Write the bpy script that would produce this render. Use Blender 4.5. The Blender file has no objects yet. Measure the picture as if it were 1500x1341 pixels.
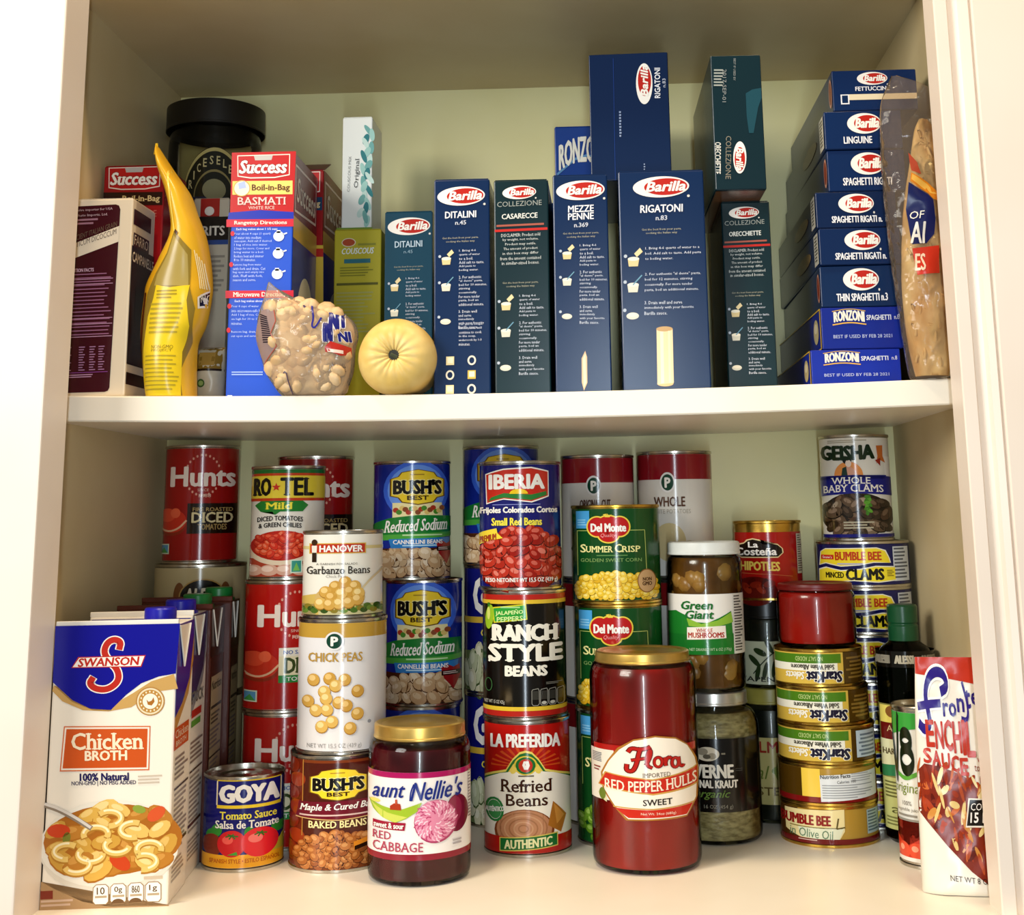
import bpy, bmesh, math, random
from mathutils import Vector, Matrix
PI = math.pi
SC = bpy.context.scene
COL = SC.collection
random.seed(7)

# ---------------------------------------------------------------- camera, world, lights, exposure
def look(yaw, pitch, roll):
    cy, sy, cp, sp = math.cos(yaw), math.sin(yaw), math.cos(pitch), math.sin(pitch)
    f = Vector((sy * cp, cy * cp, sp)); r = Vector((cy, -sy, 0)); u = r.cross(f)
    cr, sr = math.cos(roll), math.sin(roll)
    r2 = cr * r + sr * u; u2 = -sr * r + cr * u
    return Matrix((r2, u2, -f)).transposed()
cd = bpy.data.cameras.new('camera'); cam = bpy.data.objects.new('camera', cd); COL.objects.link(cam)
CAM = Vector((.0848, -1.1004, .2906))
cam.matrix_world = Matrix.Translation(CAM) @ look(-.038, .1954, -.0163).to_4x4()
cd.sensor_width = 36; cd.sensor_fit = 'HORIZONTAL'; cd.lens = 1934.4 * 36 / 1500
cd.shift_x = -60.5 / 1500; cd.shift_y = -300.65 / 1500; cd.clip_start = .01
SC.camera = cam

w = bpy.data.worlds.new('room_light'); SC.world = w; w.use_nodes = True
w.node_tree.nodes['Background'].inputs[0].default_value = (1.0, .90, .74, 1)
w.node_tree.nodes['Background'].inputs[1].default_value = .14

def area(name, loc, target, sx, sy, power, col, shape='RECTANGLE'):
    d = bpy.data.lights.new(name, 'AREA'); d.shape = shape; d.size = sx; d.size_y = sy; d.energy = power; d.color = col
    o = bpy.data.objects.new(name, d); COL.objects.link(o); o.location = loc
    o.rotation_euler = (Vector(target) - Vector(loc)).to_track_quat('-Z', 'Y').to_euler()
    return o
area('ceiling_downlight', (.46, -.30, 1.62), (.40, -.18, 0), .12, .12, 6.5, (1, .78, .52), 'DISK')
area('ceiling_downlight', (-.34, -.36, 1.62), (-.30, -.25, 0), .12, .12, 6.5, (1, .78, .52), 'DISK')
area('glass_door', (.12, -1.32, .25), (.06, 0, .30), .05, .80, 5.2, (.78, .90, 1.0))  # narrow cool strip added behind the camera to streak the cans
area('added_side_fill', (-1.25, -1.45, 1.0), (.10, 0, .36), .8, .7, 23, (1, .96, .88))  # broad fill added out of view, brightening fronts and back wall like room bounce

SC.view_settings.view_transform = 'Standard'; SC.view_settings.look = 'None'
SC.view_settings.gamma = 1; SC.view_settings.use_curve_mapping = False
SC.view_settings.exposure = .62

# ---------------------------------------------------------------- materials
def lin(h):
    h = h.lstrip('#'); o = []
    for i in (0, 2, 4):
        c = int(h[i:i + 2], 16) / 255
        o.append(c / 12.92 if c <= .04045 else ((c + .055) / 1.055) ** 2.4)
    return (*o, 1)
def mixc(a, b, t):
    return '#' + ''.join('%02x' % round(int(a[i:i + 2], 16) * (1 - t) + int(b[i:i + 2], 16) * t) for i in (1, 3, 5))
MATS = {}
def nodes(name):
    m = bpy.data.materials.new(name); m.use_nodes = True
    return m, m.node_tree, m.node_tree.nodes['Principled BSDF']
def ink(h, rough=.25, spec=.33):
    k = (h, rough, spec)
    if k not in MATS:
        m, t, b = nodes('ink_' + h.strip('#')); b.inputs['Base Color'].default_value = lin(h); b.inputs['Roughness'].default_value = rough
        b.inputs['Specular IOR Level'].default_value = spec
        MATS[k] = m
    return MATS[k]
def noisy(name, h1, h2, scale=20, rough=.5, bump=0, metal=0, spec=.4, detail=3, stretch=None):
    if name in MATS: return MATS[name]
    m, t, b = nodes(name); N = t.nodes; L = t.links
    co = N.new('ShaderNodeTexCoord'); mp = N.new('ShaderNodeMapping'); nz = N.new('ShaderNodeTexNoise'); cr = N.new('ShaderNodeValToRGB')
    if stretch: mp.inputs['Scale'].default_value = stretch
    nz.inputs['Scale'].default_value = scale; nz.inputs['Detail'].default_value = detail
    cr.color_ramp.elements[0].color = lin(h1); cr.color_ramp.elements[1].color = lin(h2)
    cr.color_ramp.elements[0].position = .35; cr.color_ramp.elements[1].position = .65
    L.new(co.outputs['Object'], mp.inputs[0]); L.new(mp.outputs[0], nz.inputs['Vector']); L.new(nz.outputs['Fac'], cr.inputs[0]); L.new(cr.outputs[0], b.inputs['Base Color'])
    b.inputs['Roughness'].default_value = rough; b.inputs['Metallic'].default_value = metal; b.inputs['Specular IOR Level'].default_value = spec
    if bump:
        bp = N.new('ShaderNodeBump'); bp.inputs['Strength'].default_value = bump; bp.inputs['Distance'].default_value = .002
        L.new(nz.outputs['Fac'], bp.inputs['Height']); L.new(bp.outputs[0], b.inputs['Normal'])
    MATS[name] = m
    return m
def film(name, tint, gloss=.12, rough=.08, milk=None, milk_f=.0, bump=0, bscale=40):
    """thin clear sheet: mostly see-through, with a fresnel gloss and, if asked, some milky tint"""
    if name in MATS: return MATS[name]
    m = bpy.data.materials.new(name); m.use_nodes = True; t = m.node_tree; N = t.nodes; L = t.links
    N.remove(N['Principled BSDF']); out = N['Material Output']
    tr = N.new('ShaderNodeBsdfTransparent'); tr.inputs[0].default_value = lin(tint)
    gl = N.new('ShaderNodeBsdfGlossy'); gl.inputs['Roughness'].default_value = rough
    lw = N.new('ShaderNodeLayerWeight'); lw.inputs[0].default_value = gloss
    mx = N.new('ShaderNodeMixShader'); L.new(lw.outputs['Fresnel'], mx.inputs[0]); L.new(gl.outputs[0], mx.inputs[2])
    if milk:
        df = N.new('ShaderNodeBsdfDiffuse'); df.inputs[0].default_value = lin(milk); m2 = N.new('ShaderNodeMixShader'); m2.inputs[0].default_value = milk_f
        L.new(tr.outputs[0], m2.inputs[1]); L.new(df.outputs[0], m2.inputs[2]); L.new(m2.outputs[0], mx.inputs[1])
    else: L.new(tr.outputs[0], mx.inputs[1])
    if bump:
        nz = N.new('ShaderNodeTexNoise'); nz.inputs['Scale'].default_value = bscale; bp = N.new('ShaderNodeBump'); bp.inputs['Strength'].default_value = bump; bp.inputs['Distance'].default_value = .01
        co = N.new('ShaderNodeTexCoord'); L.new(co.outputs['Object'], nz.inputs['Vector']); L.new(nz.outputs['Fac'], bp.inputs['Height'])
        L.new(bp.outputs[0], gl.inputs['Normal']); L.new(bp.outputs[0], lw.inputs['Normal'])
    L.new(mx.outputs[0], out.inputs[0]); MATS[name] = m
    return m
TIN = noisy('tin_plate', '#b9b4a8', '#d2cdc0', 60, .24, 0, 1)
TIN_GOLD = noisy('gold_lacquered_tin', '#c49a3c', '#dcb75c', 60, .26, 0, 1)
GOLD_LID = noisy('gold_lid', '#c9a24a', '#d9b765', 50, .34, 0, .85)
GLASS = film('clear_glass', '#f4f7f2', .24, .035)
PLASTIC = film('clear_plastic', '#e6e2d6', .22, .08)

# ---------------------------------------------------------------- mesh building
class Mesh:
    def __init__(s): s.v = []; s.f = []; s.m = []; s.mats = []; s.nor = None
    def mi(s, mat):
        if mat not in s.mats: s.mats.append(mat)
        return s.mats.index(mat)
    def add(s, v, f, mat):
        o = len(s.v); s.v += [tuple(p) for p in v]; k = s.mi(mat)
        for q in f: s.f.append(tuple(i + o for i in q)); s.m.append(k)
        return s
    def lathe(s, prof, mat, n=56, cx=0, cy=0):
        v = []; f = []; k = len(prof)
        for i in range(n):
            a = 2 * PI * i / n
            for r, z in prof: v.append((cx + r * math.cos(a), cy + r * math.sin(a), z))
        for i in range(n):
            j = (i + 1) % n
            for t in range(k - 1):
                a, b, c, d = i * k + t, j * k + t, j * k + t + 1, i * k + t + 1
                if prof[t][0] < 1e-6: f.append((a, c, d))
                elif prof[t + 1][0] < 1e-6: f.append((a, b, d))
                else: f.append((a, b, c, d))
        return s.add(v, f, mat)
    def box(s, x0, x1, y0, y1, z0, z1, mat, bev=0.0, seg=2):
        bm = bmesh.new(); bmesh.ops.create_cube(bm, size=1)
        for q in bm.verts: q.co = Vector(((x0 + x1) / 2 + q.co.x * (x1 - x0), (y0 + y1) / 2 + q.co.y * (y1 - y0), (z0 + z1) / 2 + q.co.z * (z1 - z0)))
        if bev: bmesh.ops.bevel(bm, geom=bm.edges[:], offset=bev, segments=seg, affect='EDGES', profile=.5)
        bm.verts.index_update(); s.add([q.co for q in bm.verts], [[q.index for q in fc.verts] for fc in bm.faces], mat); bm.free()
        return s
    def ball(s, c, r, mat, n=10, rot=0):
        """an ellipsoid; r may be a triple"""
        if not hasattr(r, '__len__'): r = (r, r, r)
        v = [(0, 0, 1)]; f = []; m = n // 2
        for i in range(1, m):
            for j in range(n):
                a, b = PI * i / m, 2 * PI * j / n; v.append((math.sin(a) * math.cos(b), math.sin(a) * math.sin(b), math.cos(a)))
        v.append((0, 0, -1)); e = len(v) - 1
        for j in range(n): f.append((0, 1 + j, 1 + (j + 1) % n)); f.append((e, e - n + (j + 1) % n, e - n + j))
        for i in range(m - 2):
            for j in range(n): a = 1 + i * n + j; b = 1 + i * n + (j + 1) % n; f.append((a, a + n, b + n, b))
        R = Matrix.Rotation(rot, 3, 'Y') @ Matrix.Rotation(rot * 1.7, 3, 'Z')
        return s.add([Vector(c) + R @ Vector((p[0] * r[0], p[1] * r[1], p[2] * r[2])) for p in v], f, mat)
    def tube(s, pts, r, mat, n=8):
        v = []; f = []; P = [Vector(p) for p in pts]
        for i, p in enumerate(P):
            d = (P[min(i + 1, len(P) - 1)] - P[max(i - 1, 0)]).normalized()
            a = d.orthogonal().normalized(); b = d.cross(a); rr = r[i] if hasattr(r, '__len__') else r
            for k in range(n): t = 2 * PI * k / n; v.append(p + rr * (math.cos(t) * a + math.sin(t) * b))
        for i in range(len(P) - 1):
            for k in range(n): q = (k + 1) % n; f.append((i * n + k, i * n + q, (i + 1) * n + q, (i + 1) * n + k))
        f.append(tuple(range(n))[::-1]); f.append(tuple((len(P) - 1) * n + k for k in range(n)))
        return s.add(v, f, mat)
    def art(s, A, place, cu=None, cv=None, off=1.0):
        """print the drawing A on a surface given by place(u, v, height above it)"""
        by = {}
        for idx, c in A.F: by.setdefault(c, []).append(idx)
        for c, fs in by.items():
            bm = bmesh.new(); vm = {}
            for fc in fs:
                q = []
                for i in fc:
                    if i not in vm: u, v, l = A.V[i]; vm[i] = bm.verts.new((u, v, l))
                    q.append(vm[i])
                try: bm.faces.new(q)
                except ValueError: pass
            bmesh.ops.triangulate(bm, faces=[x for x in bm.faces if len(x.verts) > 3])
            for ax, st in ((0, cu), (1, cv)):
                if not st or not bm.verts: continue
                lo = min(q.co[ax] for q in bm.verts); hi = max(q.co[ax] for q in bm.verts)
                for k in range(math.ceil(lo / st), math.floor(hi / st) + 1):
                    no = (1, 0, 0) if ax == 0 else (0, 1, 0)
                    bmesh.ops.bisect_plane(bm, geom=bm.verts[:] + bm.edges[:] + bm.faces[:], dist=1e-7, plane_co=(k * st if ax == 0 else 0, k * st if ax == 1 else 0, 0), plane_no=no)
            bm.verts.index_update()
            s.add([place(q.co.x, q.co.y, (q.co.z + 1) * .00011 * off) for q in bm.verts], [[q.index for q in x.verts] for x in bm.faces], ink(c) if isinstance(c, str) else c); bm.free()
        return s
    def obj(s, name, parent=None, smooth=None, radial=False, loc=None, rotz=0):
        if radial: s.mats = [ink(q.name.split('_')[1].split('.')[0].join(['#', '']), .16, .42) if q.name.startswith('ink_') else q for q in s.mats]
        me = bpy.data.meshes.new(name); me.from_pydata(s.v, [], s.f)
        for m in s.mats: me.materials.append(m)
        me.polygons.foreach_set('material_index', s.m); me.update()
        if smooth is not None:
            me.polygons.foreach_set('use_smooth', [True] * len(me.polygons)); me.set_sharp_from_angle(angle=math.radians(smooth))
        if radial:
            me.polygons.foreach_set('use_smooth', [True] * len(me.polygons))
            me.normals_split_custom_set_from_vertices([(p[0], p[1], 0) if abs(p[0]) + abs(p[1]) > 1e-6 else (0, 0, 1) for p in s.v])
        o = bpy.data.objects.new(name, me); COL.objects.link(o)
        if parent: o.parent = parent
        if loc: o.location = loc
        if rotz: o.rotation_euler = (0, 0, rotz)
        return o

_G = {}
def glyphs(txt, shear=0.0, res=2, se=0):
    """outline letters as a flat mesh; se adds slab serifs to the free ends of the stems"""
    k = (txt, shear, res, se)
    if k not in _G:
        c = bpy.data.curves.new('g', 'FONT'); c.body = txt; c.resolution_u = res
        o = bpy.data.objects.new('g', c); m = bpy.data.meshes.new_from_object(o)
        V = [(p.co.x, p.co.y) for p in m.vertices]; F = [tuple(p.vertices) for p in m.polygons]; V2 = []; F2 = []
        bpy.data.objects.remove(o); bpy.data.meshes.remove(m); bpy.data.curves.remove(c)
        if se:
            cnt = {}
            for f in F:
                for i in range(len(f)): e = (f[i], f[(i + 1) % len(f)]); q = tuple(sorted(e)); cnt.setdefault(q, []).append(f)
            for (i, j), fs in cnt.items():
                (xa, ya), (xb, yb) = V[i], V[j]
                if len(fs) != 1 or abs(ya - yb) > .004 or not .03 < abs(xa - xb) < .17: continue
                up = sum(V[q][1] for q in fs[0]) / len(fs[0]) > ya; x0, x1 = min(xa, xb) - .055, max(xa, xb) + .055; t = .05 if up else -.05
                n = len(V2); V2 += [(x0, ya), (x1, ya), (x1, ya + t), (x0, ya + t)]; F2.append((n, n + 1, n + 2, n + 3) if up else (n + 3, n + 2, n + 1, n))
        if shear: V = [(x + shear * y, y) for x, y in V]; V2 = [(x + shear * y, y) for x, y in V2]
        x0 = min(p[0] for p in V); x1 = max(p[0] for p in V); y0 = min(p[1] for p in V); y1 = max(p[1] for p in V)
        nm = lambda L: [((x - x0) / (x1 - x0), (y - y0) / (y1 - y0)) for x, y in L]
        _G[k] = (nm(V), F, nm(V2), F2)
    return _G[k]

class Art:
    """a drawing on a panel w x h (metres), or round a cylinder of radius R; positions are given in the units of quad(...)"""
    def __init__(s, w, h, R=None):
        s.w = w; s.h = h; s.R = R; s.V = []; s.F = []; s.quad((-1, 1), (1, 1), (-1, 0), (1, 0))
    def quad(s, TL, TR, BL, BR): s.q = (TL, TR, BL, BR); return s
    def fr(s, cx, half, top, bot): return s.quad((cx - half, top), (cx + half, top), (cx - half, bot), (cx + half, bot))
    def uv(s, x, y):
        TL, TR, BL, BR = s.q
        t = (y - (TL[1] + TR[1]) / 2) / ((BL[1] + BR[1] - TL[1] - TR[1]) / 2)
        l = TL[0] + (BL[0] - TL[0]) * t; r = TR[0] + (BR[0] - TR[0]) * t; a = (x - l) / (r - l)
        yt = TL[1] + (TR[1] - TL[1]) * a; yb = BL[1] + (BR[1] - BL[1]) * a
        X = 2 * a - 1; Y = (yb - y) / (yb - yt)
        if s.R: X = s.R * math.asin(max(-.995, min(.995, X)))
        else: X = X * s.w / 2
        return X, Y * s.h
    def _raw(s, uv, c, l):
        o = len(s.V); a = sum(uv[i][0] * uv[(i + 1) % len(uv)][1] - uv[(i + 1) % len(uv)][0] * uv[i][1] for i in range(len(uv)))
        if a < 0: uv = uv[::-1]
        s.V += [(x, y, l) for x, y in uv]; s.F.append((tuple(range(o, o + len(uv))), c))
    def P(s, pts, c, l=2): s._raw([s.uv(*p) for p in pts], c, l); return s
    def B(s, x0, y0, x1, y1, c, l=2): return s.P([(x0, y0), (x1, y0), (x1, y1), (x0, y1)], c, l)
    def E(s, cx, cy, rx, ry, c, l=2, n=28, rot=0, a0=0, a1=2 * PI):
        cr, sr = math.cos(rot), math.sin(rot); P = []
        for i in range(n + (a1 - a0 < 6)):
            a = a0 + (a1 - a0) * i / n; x, y = rx * math.cos(a), ry * math.sin(a); P.append((cx + x * cr - y * sr, cy + x * sr + y * cr))
        return s.P(P, c, l)
    def S(s, pts, wd, c, l=4, smooth=0, taper=None):
        """a pen stroke; wd in the same units as the points"""
        P = [Vector(p) for p in pts]
        for _ in range(smooth):
            Q = [P[0]]
            for a, b in zip(P, P[1:]): Q += [a * .75 + b * .25, a * .25 + b * .75]
            P = Q + [P[-1]]
        n = len(P)
        for i in range(n - 1):
            d = (P[i + 1] - P[i])
            if d.length < 1e-9: continue
            d.normalize(); e = Vector((-d.y, d.x))
            def wdt(k): return wd * .5 * (1 if not taper else taper[0] + (taper[1] - taper[0]) * math.sin(PI * k / (n - 1)))
            a, b = wdt(i), wdt(i + 1)
            s.P([P[i] + e * a - d * a * .3, P[i + 1] + e * b + d * b * .3, P[i + 1] - e * b + d * b * .3, P[i] - e * a - d * a * .3], c, l + (i % 4) * .07)
        return s
    def O(s, cx, cy, rx, ry, wd, c, l=4, n=32, a0=0, a1=2 * PI):
        return s.S([(cx + rx * math.cos(a0 + (a1 - a0) * i / n), cy + ry * math.sin(a0 + (a1 - a0) * i / n)) for i in range(n + 1)], wd, c, l)
    def T(s, t, x0, y0, x1, y1, c, l=6, bold=0, shear=0, arc=0, rot=0, res=2, slope=0, se=0):
        """text filling the box x0..x1, y0 (its top) .. y1; rot=1 reads upwards, -1 downwards"""
        V, F, V2, F2 = glyphs(t, shear, res, se)
        W, H = x1 - x0, y1 - y0
        offs = [(0, 0)]
        if bold:
            q = bold * (abs(W) if rot else abs(H)); offs += [(q, 0), (-q, 0), (0, q * .7), (0, -q * .7)] + ([(a * q * .72, b * q * .5) for a in (-1, 1) for b in (-1, 1)] if bold > .045 else [])
        for k, (dx, dy) in enumerate(offs):
            for e, (VV, FF) in enumerate(((V, F), (V2, F2))[:1 + (se and k < 3)]):
                o = len(s.V)
                for gx, gy in VV:
                    if rot == 1: p = (x0 + (1 - gy) * W, y1 - gx * H)
                    elif rot == -1: p = (x0 + gy * W, y0 + gx * H)
                    elif rot == 2: p = (x1 - gx * W, y0 + gy * H)
                    else: p = (x0 + gx * W, y1 - gy * H - arc * (1 - (2 * gx - 1) ** 2) + slope * (gx - .5))
                    u = s.uv(p[0] + dx, p[1] + dy); s.V.append((u[0], u[1], l - .1 * k - .05 * e))
                for f in FF: s.F.append((tuple(i + o for i in f), c))
        return s
    def TO(s, t, x0, y0, x1, y1, c, oc, ob=.09, l=6, **k):
        """outlined text"""
        b = k.pop('bold', 0); s.T(t, x0, y0, x1, y1, oc, l - 1, bold=b + ob, **k)
        q = (b + ob) * abs(y1 - y0) * .7
        for i, (d, e) in enumerate(((-1, -1), (1, -1), (-1, 1), (1, 1))): s.T(t, x0 + d * q, y0 + e * q, x1 + d * q, y1 + e * q, oc, l - 1.9 - .12 * i, **k)
        return s.T(t, x0, y0, x1, y1, c, l, bold=b, **k)
    def L(s, lines, x0, y0, x1, dy, h, c, l=5, al='l', cw=.5):
        """small print, one line under the other, at natural width"""
        for i, t in enumerate(lines):
            if not t: continue
            wd = min(x1 - x0, len(t) * h * cw); y = y0 + i * dy
            a = x0 if al == 'l' else (x0 + x1 - wd) / 2
            s.T(t, a, y, a + wd, y + h, c, l, res=1)
        return s
    def G(s, x0, y0, x1, y1, n, c, l=4, fill=.5, rag=.35):
        """small print too small to read: one bar for each line"""
        dy = (y1 - y0) / n
        for i in range(n): s.B(x0, y0 + i * dy, x1 - (x1 - x0) * random.random() * rag, y0 + (i + fill) * dy, c, l)
        return s
    def F_(s, cx, cy, rx, ry, n, sz, pal, l=3, asp=.8, hole=0, inside=None, edge='#5a2a10'):
        """a printed picture of many small pieces of food"""
        pts = []; tries = 0
        while len(pts) < n and tries < n * 40:
            tries += 1
            a = random.random() * 2 * PI; q = math.sqrt(random.random()); x, y = cx + rx * q * math.cos(a), cy + ry * q * math.sin(a)
            if inside and not inside(x, y): continue
            if any((x - p[0]) ** 2 + (y - p[1]) ** 2 < (sz * .85) ** 2 for p in pts): continue
            pts.append((x, y))
        pts.sort(key=lambda p: p[1])
        for i, (x, y) in enumerate(pts):
            r = sz * random.uniform(.75, 1.1); t = random.uniform(-1, 1); k = l + (i % 13) * .14; c = random.choice(pal)
            s.E(x, y + r * .08, r * 1.06, r * asp * 1.08, edge, k, 12, t); s.E(x, y, r, r * asp, c[0], k + .05, 12, t); s.E(x - r * .15, y - r * .2, r * .55, r * asp * .45, mixc(c[0], c[1], .6), k + .1, 10, t)
        return s

# ---------------------------------------------------------------- things
def thing(name, label, cat, loc=(0, 0, 0), rotz=0, group=None):
    o = bpy.data.objects.new(name, None); COL.objects.link(o); o.empty_display_size = .02
    o.location = loc; o.rotation_euler = (0, 0, rotz); o['label'] = label; o['category'] = cat
    if group: o['group'] = group
    return o
def face_yaw(x, y): return math.atan2(CAM.x - x, y - CAM.y)   # how a label is turned to face the room in front
def struct(o): o['kind'] = 'structure'; return o

def can(name, label, X, Y, z0, z1, r, art=None, base='#ffffff', yaw=0, group=None, metal=None, rim=.0011, flip=False, lab=(.0035, .0035), cat='can', bands=()):
    """a tin can: body with double seams and beads, a recessed lid with rings, and a wrapped paper label"""
    h = z1 - z0; metal = metal or TIN
    t = thing(name, label, cat, (X, Y, z0), face_yaw(X, Y) + yaw, group)
    rb = r - rim
    p = [(0, .0028), (r * .9, .0028), (r - .0012, .0004), (r - .0004, 0), (r, .0006), (r, .0024), (rb, .0031), (rb, .006)]
    n = max(3, int(h / .006))
    for i in range(1, n): p.append((rb - (.0004 if i % 2 else 0), .006 + (h - .012) * i / n))
    p += [(rb, h - .006), (rb, h - .0031), (r, h - .0024), (r, h - .0006), (r - .0004, h), (r - .0012, h - .0004), (r - .0016, h - .0040)]
    Mesh().lathe(p, metal).obj('can_body', t, 32)
    Mesh().lathe([(r - .0016, h - .0040), (r * .88, h - .0042), (r * .84, h - .0034), (r * .62, h - .0034), (r * .58, h - .0040), (r * .36, h - .0040), (r * .33, h - .0034), (0, h - .0034)], metal, 48).obj('can_lid', t, 50)
    if art is not None or bands:
        m = Mesh(); R = rb + .0003; lo, hi = lab; z = lo; n = 72
        bl = [(lo, h - hi, base)] + [(lo + (h - lo - hi) * a, lo + (h - lo - hi) * b, c) for a, b, c in bands]
        for k, (a, b, c) in enumerate(bl):
            RR = R + k * .00006
            m.lathe([(RR, a), (RR, b)], ink(c) if isinstance(c, str) else c, n)
        R2 = R + .00006 * len(bl)
        if art:
            A = Art(2 * r, h - lo - hi, R2); art(A)
            if flip: pl = lambda u, v, e: ((R2 + e) * math.sin(-u / R2), -(R2 + e) * math.cos(u / R2), h - hi - v)
            else: pl = lambda u, v, e: ((R2 + e) * math.sin(u / R2), -(R2 + e) * math.cos(u / R2), lo + v)
            m.art(A, pl, cu=R2 * .1)
        m.obj('label_print', t, radial=True)
    return t

def cyl_label(parent, R, z0, z1, art, base=None, ang=None, name='label_print', bands=()):
    """a paper label round (or, with ang, part of the way round) a jar"""
    m = Mesh(); n = 72
    if base:
        if ang:
            v = []; f = []; k = 40
            for i in range(k + 1):
                a = -ang + 2 * ang * i / k; v += [(R * math.sin(a), -R * math.cos(a), z0), (R * math.sin(a), -R * math.cos(a), z1)]
            m.add(v, [(2 * i, 2 * i + 2, 2 * i + 3, 2 * i + 1) for i in range(k)], ink(base))
        else: m.lathe([(R, z0), (R, z1)], ink(base), n)
    for k, (a, b, c) in enumerate(bands): RR = R + (k + 1) * .00006; m.lathe([(RR, z0 + (z1 - z0) * a), (RR, z0 + (z1 - z0) * b)], ink(c), n)
    R2 = R + .00006 * (len(bands) + 1); A = Art(2 * R, z1 - z0, R2); art(A)
    m.art(A, lambda u, v, e: ((R2 + e) * math.sin(u / R2), -(R2 + e) * math.cos(u / R2), z0 + v), cu=R2 * .1)
    return m.obj(name, parent, radial=True)

def carton(name, label, X0, X1, Y, d, z0, z1, base, front=None, right=None, left=None, top=None, rotz=0, group=None, cat='box', pivot='front', side=None, rough=.25, flap=True, under=None):
    """a folding carton standing (or lying) with its front panel at Y; prints on the panels that show"""
    w = X1 - X0; h = z1 - z0
    t = thing(name, label, cat, ((X0 + X1) / 2, Y, z0), rotz, group)
    m = Mesh().box(-w / 2, w / 2, 0, d, 0, h, ink(base, rough), .0012)
    if side:
        for sx in (-1, 1): x = sx * (w / 2 + .00006); m.add([(x, .001, .001), (x, d - .001, .001), (x, d - .001, h - .001), (x, .001, h - .001)], [(0, 1, 2, 3) if sx > 0 else (3, 2, 1, 0)], ink(side, rough))
    for fn, pw, ph, pl in ((front, w, h, lambda u, v, e: (u, -e, v)), (right, d, h, lambda u, v, e: (w / 2 + e, d / 2 + u, v)), (left, d, h, lambda u, v, e: (-w / 2 - e, d / 2 - u, v)), (top, w, d, lambda u, v, e: (u, v, h + e)), (under, w, d, lambda u, v, e: (u, d - v, -e))):
        if fn and (flap or fn is not front): A = Art(pw, ph); fn(A); m.art(A, pl)
    m.obj('carton_print', t)
    if front and not flap:      # a lying carton shows its glued end flap
        g = Mesh().box(-w / 2 + .0008, w / 2 - .0008, -.0005, 0, .0008, h - .0008, ink(base, rough)); A = Art(w, h); front(A)
        g.art(A, lambda u, v, e: (max(-w / 2 + .0008, min(w / 2 - .0008, u)), -.0005 - e, v)); g.obj('end_flap_print', t)
    if flap:
        g = Mesh(); g.box(-w / 2 + .0012, w / 2 - .0012, .001, d - .001, h + .0001, h + .0006, ink(base, rough)); g.obj('end_flap', t)
    return t

def lens_rows(rows, k):
    """smooth interpolation of (z, xl, xr, front, back) rows"""
    out = []
    for i in range(len(rows) - 1):
        p0, p1, p2, p3 = rows[max(i - 1, 0)], rows[i], rows[i + 1], rows[min(i + 2, len(rows) - 1)]
        for j in range(k):
            t = j / k; out.append(tuple(.5 * (2 * b + (c - a) * t + (2 * a - 5 * b + 4 * c - d) * t * t + (3 * b - a - 3 * c + d) * t ** 3) for a, b, c, d in zip(p0, p1, p2, p3)))
    out.append(tuple(rows[-1]))
    return out
class Bag:
    """a soft bag: at every height a lens-shaped section from xl to xr, bulging to the front and to the back"""
    def __init__(s, rows, k=5, wr=.001, seed=1, ex=2.0, fr=1.0): s.rows = lens_rows(rows, k); s.wr = wr; s.seed = seed; s.ex = ex; s.fr = fr
    def wrk(s, x, z):
        q = s.seed; f = s.fr
        return s.wr * (math.sin(f * 210 * x + 160 * f * z + q) + .7 * math.sin(f * 330 * x - 240 * f * z + 2 * q) + .5 * math.sin(f * 520 * z + 90 * f * x + q * 3))
    def at(s, x, z):
        R = s.rows
        for a, b in zip(R, R[1:]):
            if (a[0] - z) * (b[0] - z) <= 0 and a[0] != b[0]:
                t = (z - a[0]) / (b[0] - a[0]); return tuple(p + (q - p) * t for p, q in zip(a, b))
        return R[0] if abs(R[0][0] - z) < abs(R[-1][0] - z) else R[-1]
    def front(s, x, z, e=0):
        _, l, r, f, b = s.at(x, z); c = (l + r) / 2; hw = max((r - l) / 2, 1e-5); x = max(l + .0001, min(r - .0001, x)); q = max(-1, min(1, (x - c) / hw)); g = (1 - abs(q) ** s.ex) ** (1 / s.ex)
        return (x, -f * g - e + s.wrk(x, z) * g, z)
    def mesh(s, mat, n=40, m=None, shrink=0):
        m = m or Mesh(); v = []; f = []
        for z, l, r, fr, bk in s.rows:
            c = (l + r) / 2; hw = max((r - l) / 2 - shrink, .0003)
            for j in range(n):
                a = 2 * PI * j / n; q = -math.cos(a); g = (1 - abs(q) ** s.ex) ** (1 / s.ex); x = c + hw * q
                y = -(fr - shrink) * g + s.wrk(x, z) * g if math.sin(a) >= 0 else (bk - shrink) * g - s.wrk(x, z + .3) * g
                v.append((x, y, z))
        k = len(s.rows)
        for i in range(k - 1):
            for j in range(n): q = (j + 1) % n; f.append((i * n + j, i * n + q, (i + 1) * n + q, (i + 1) * n + j))
        f.append(tuple(range(n))); f.append(tuple((k - 1) * n + j for j in range(n))[::-1])
        return m.add(v, f, mat)

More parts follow.
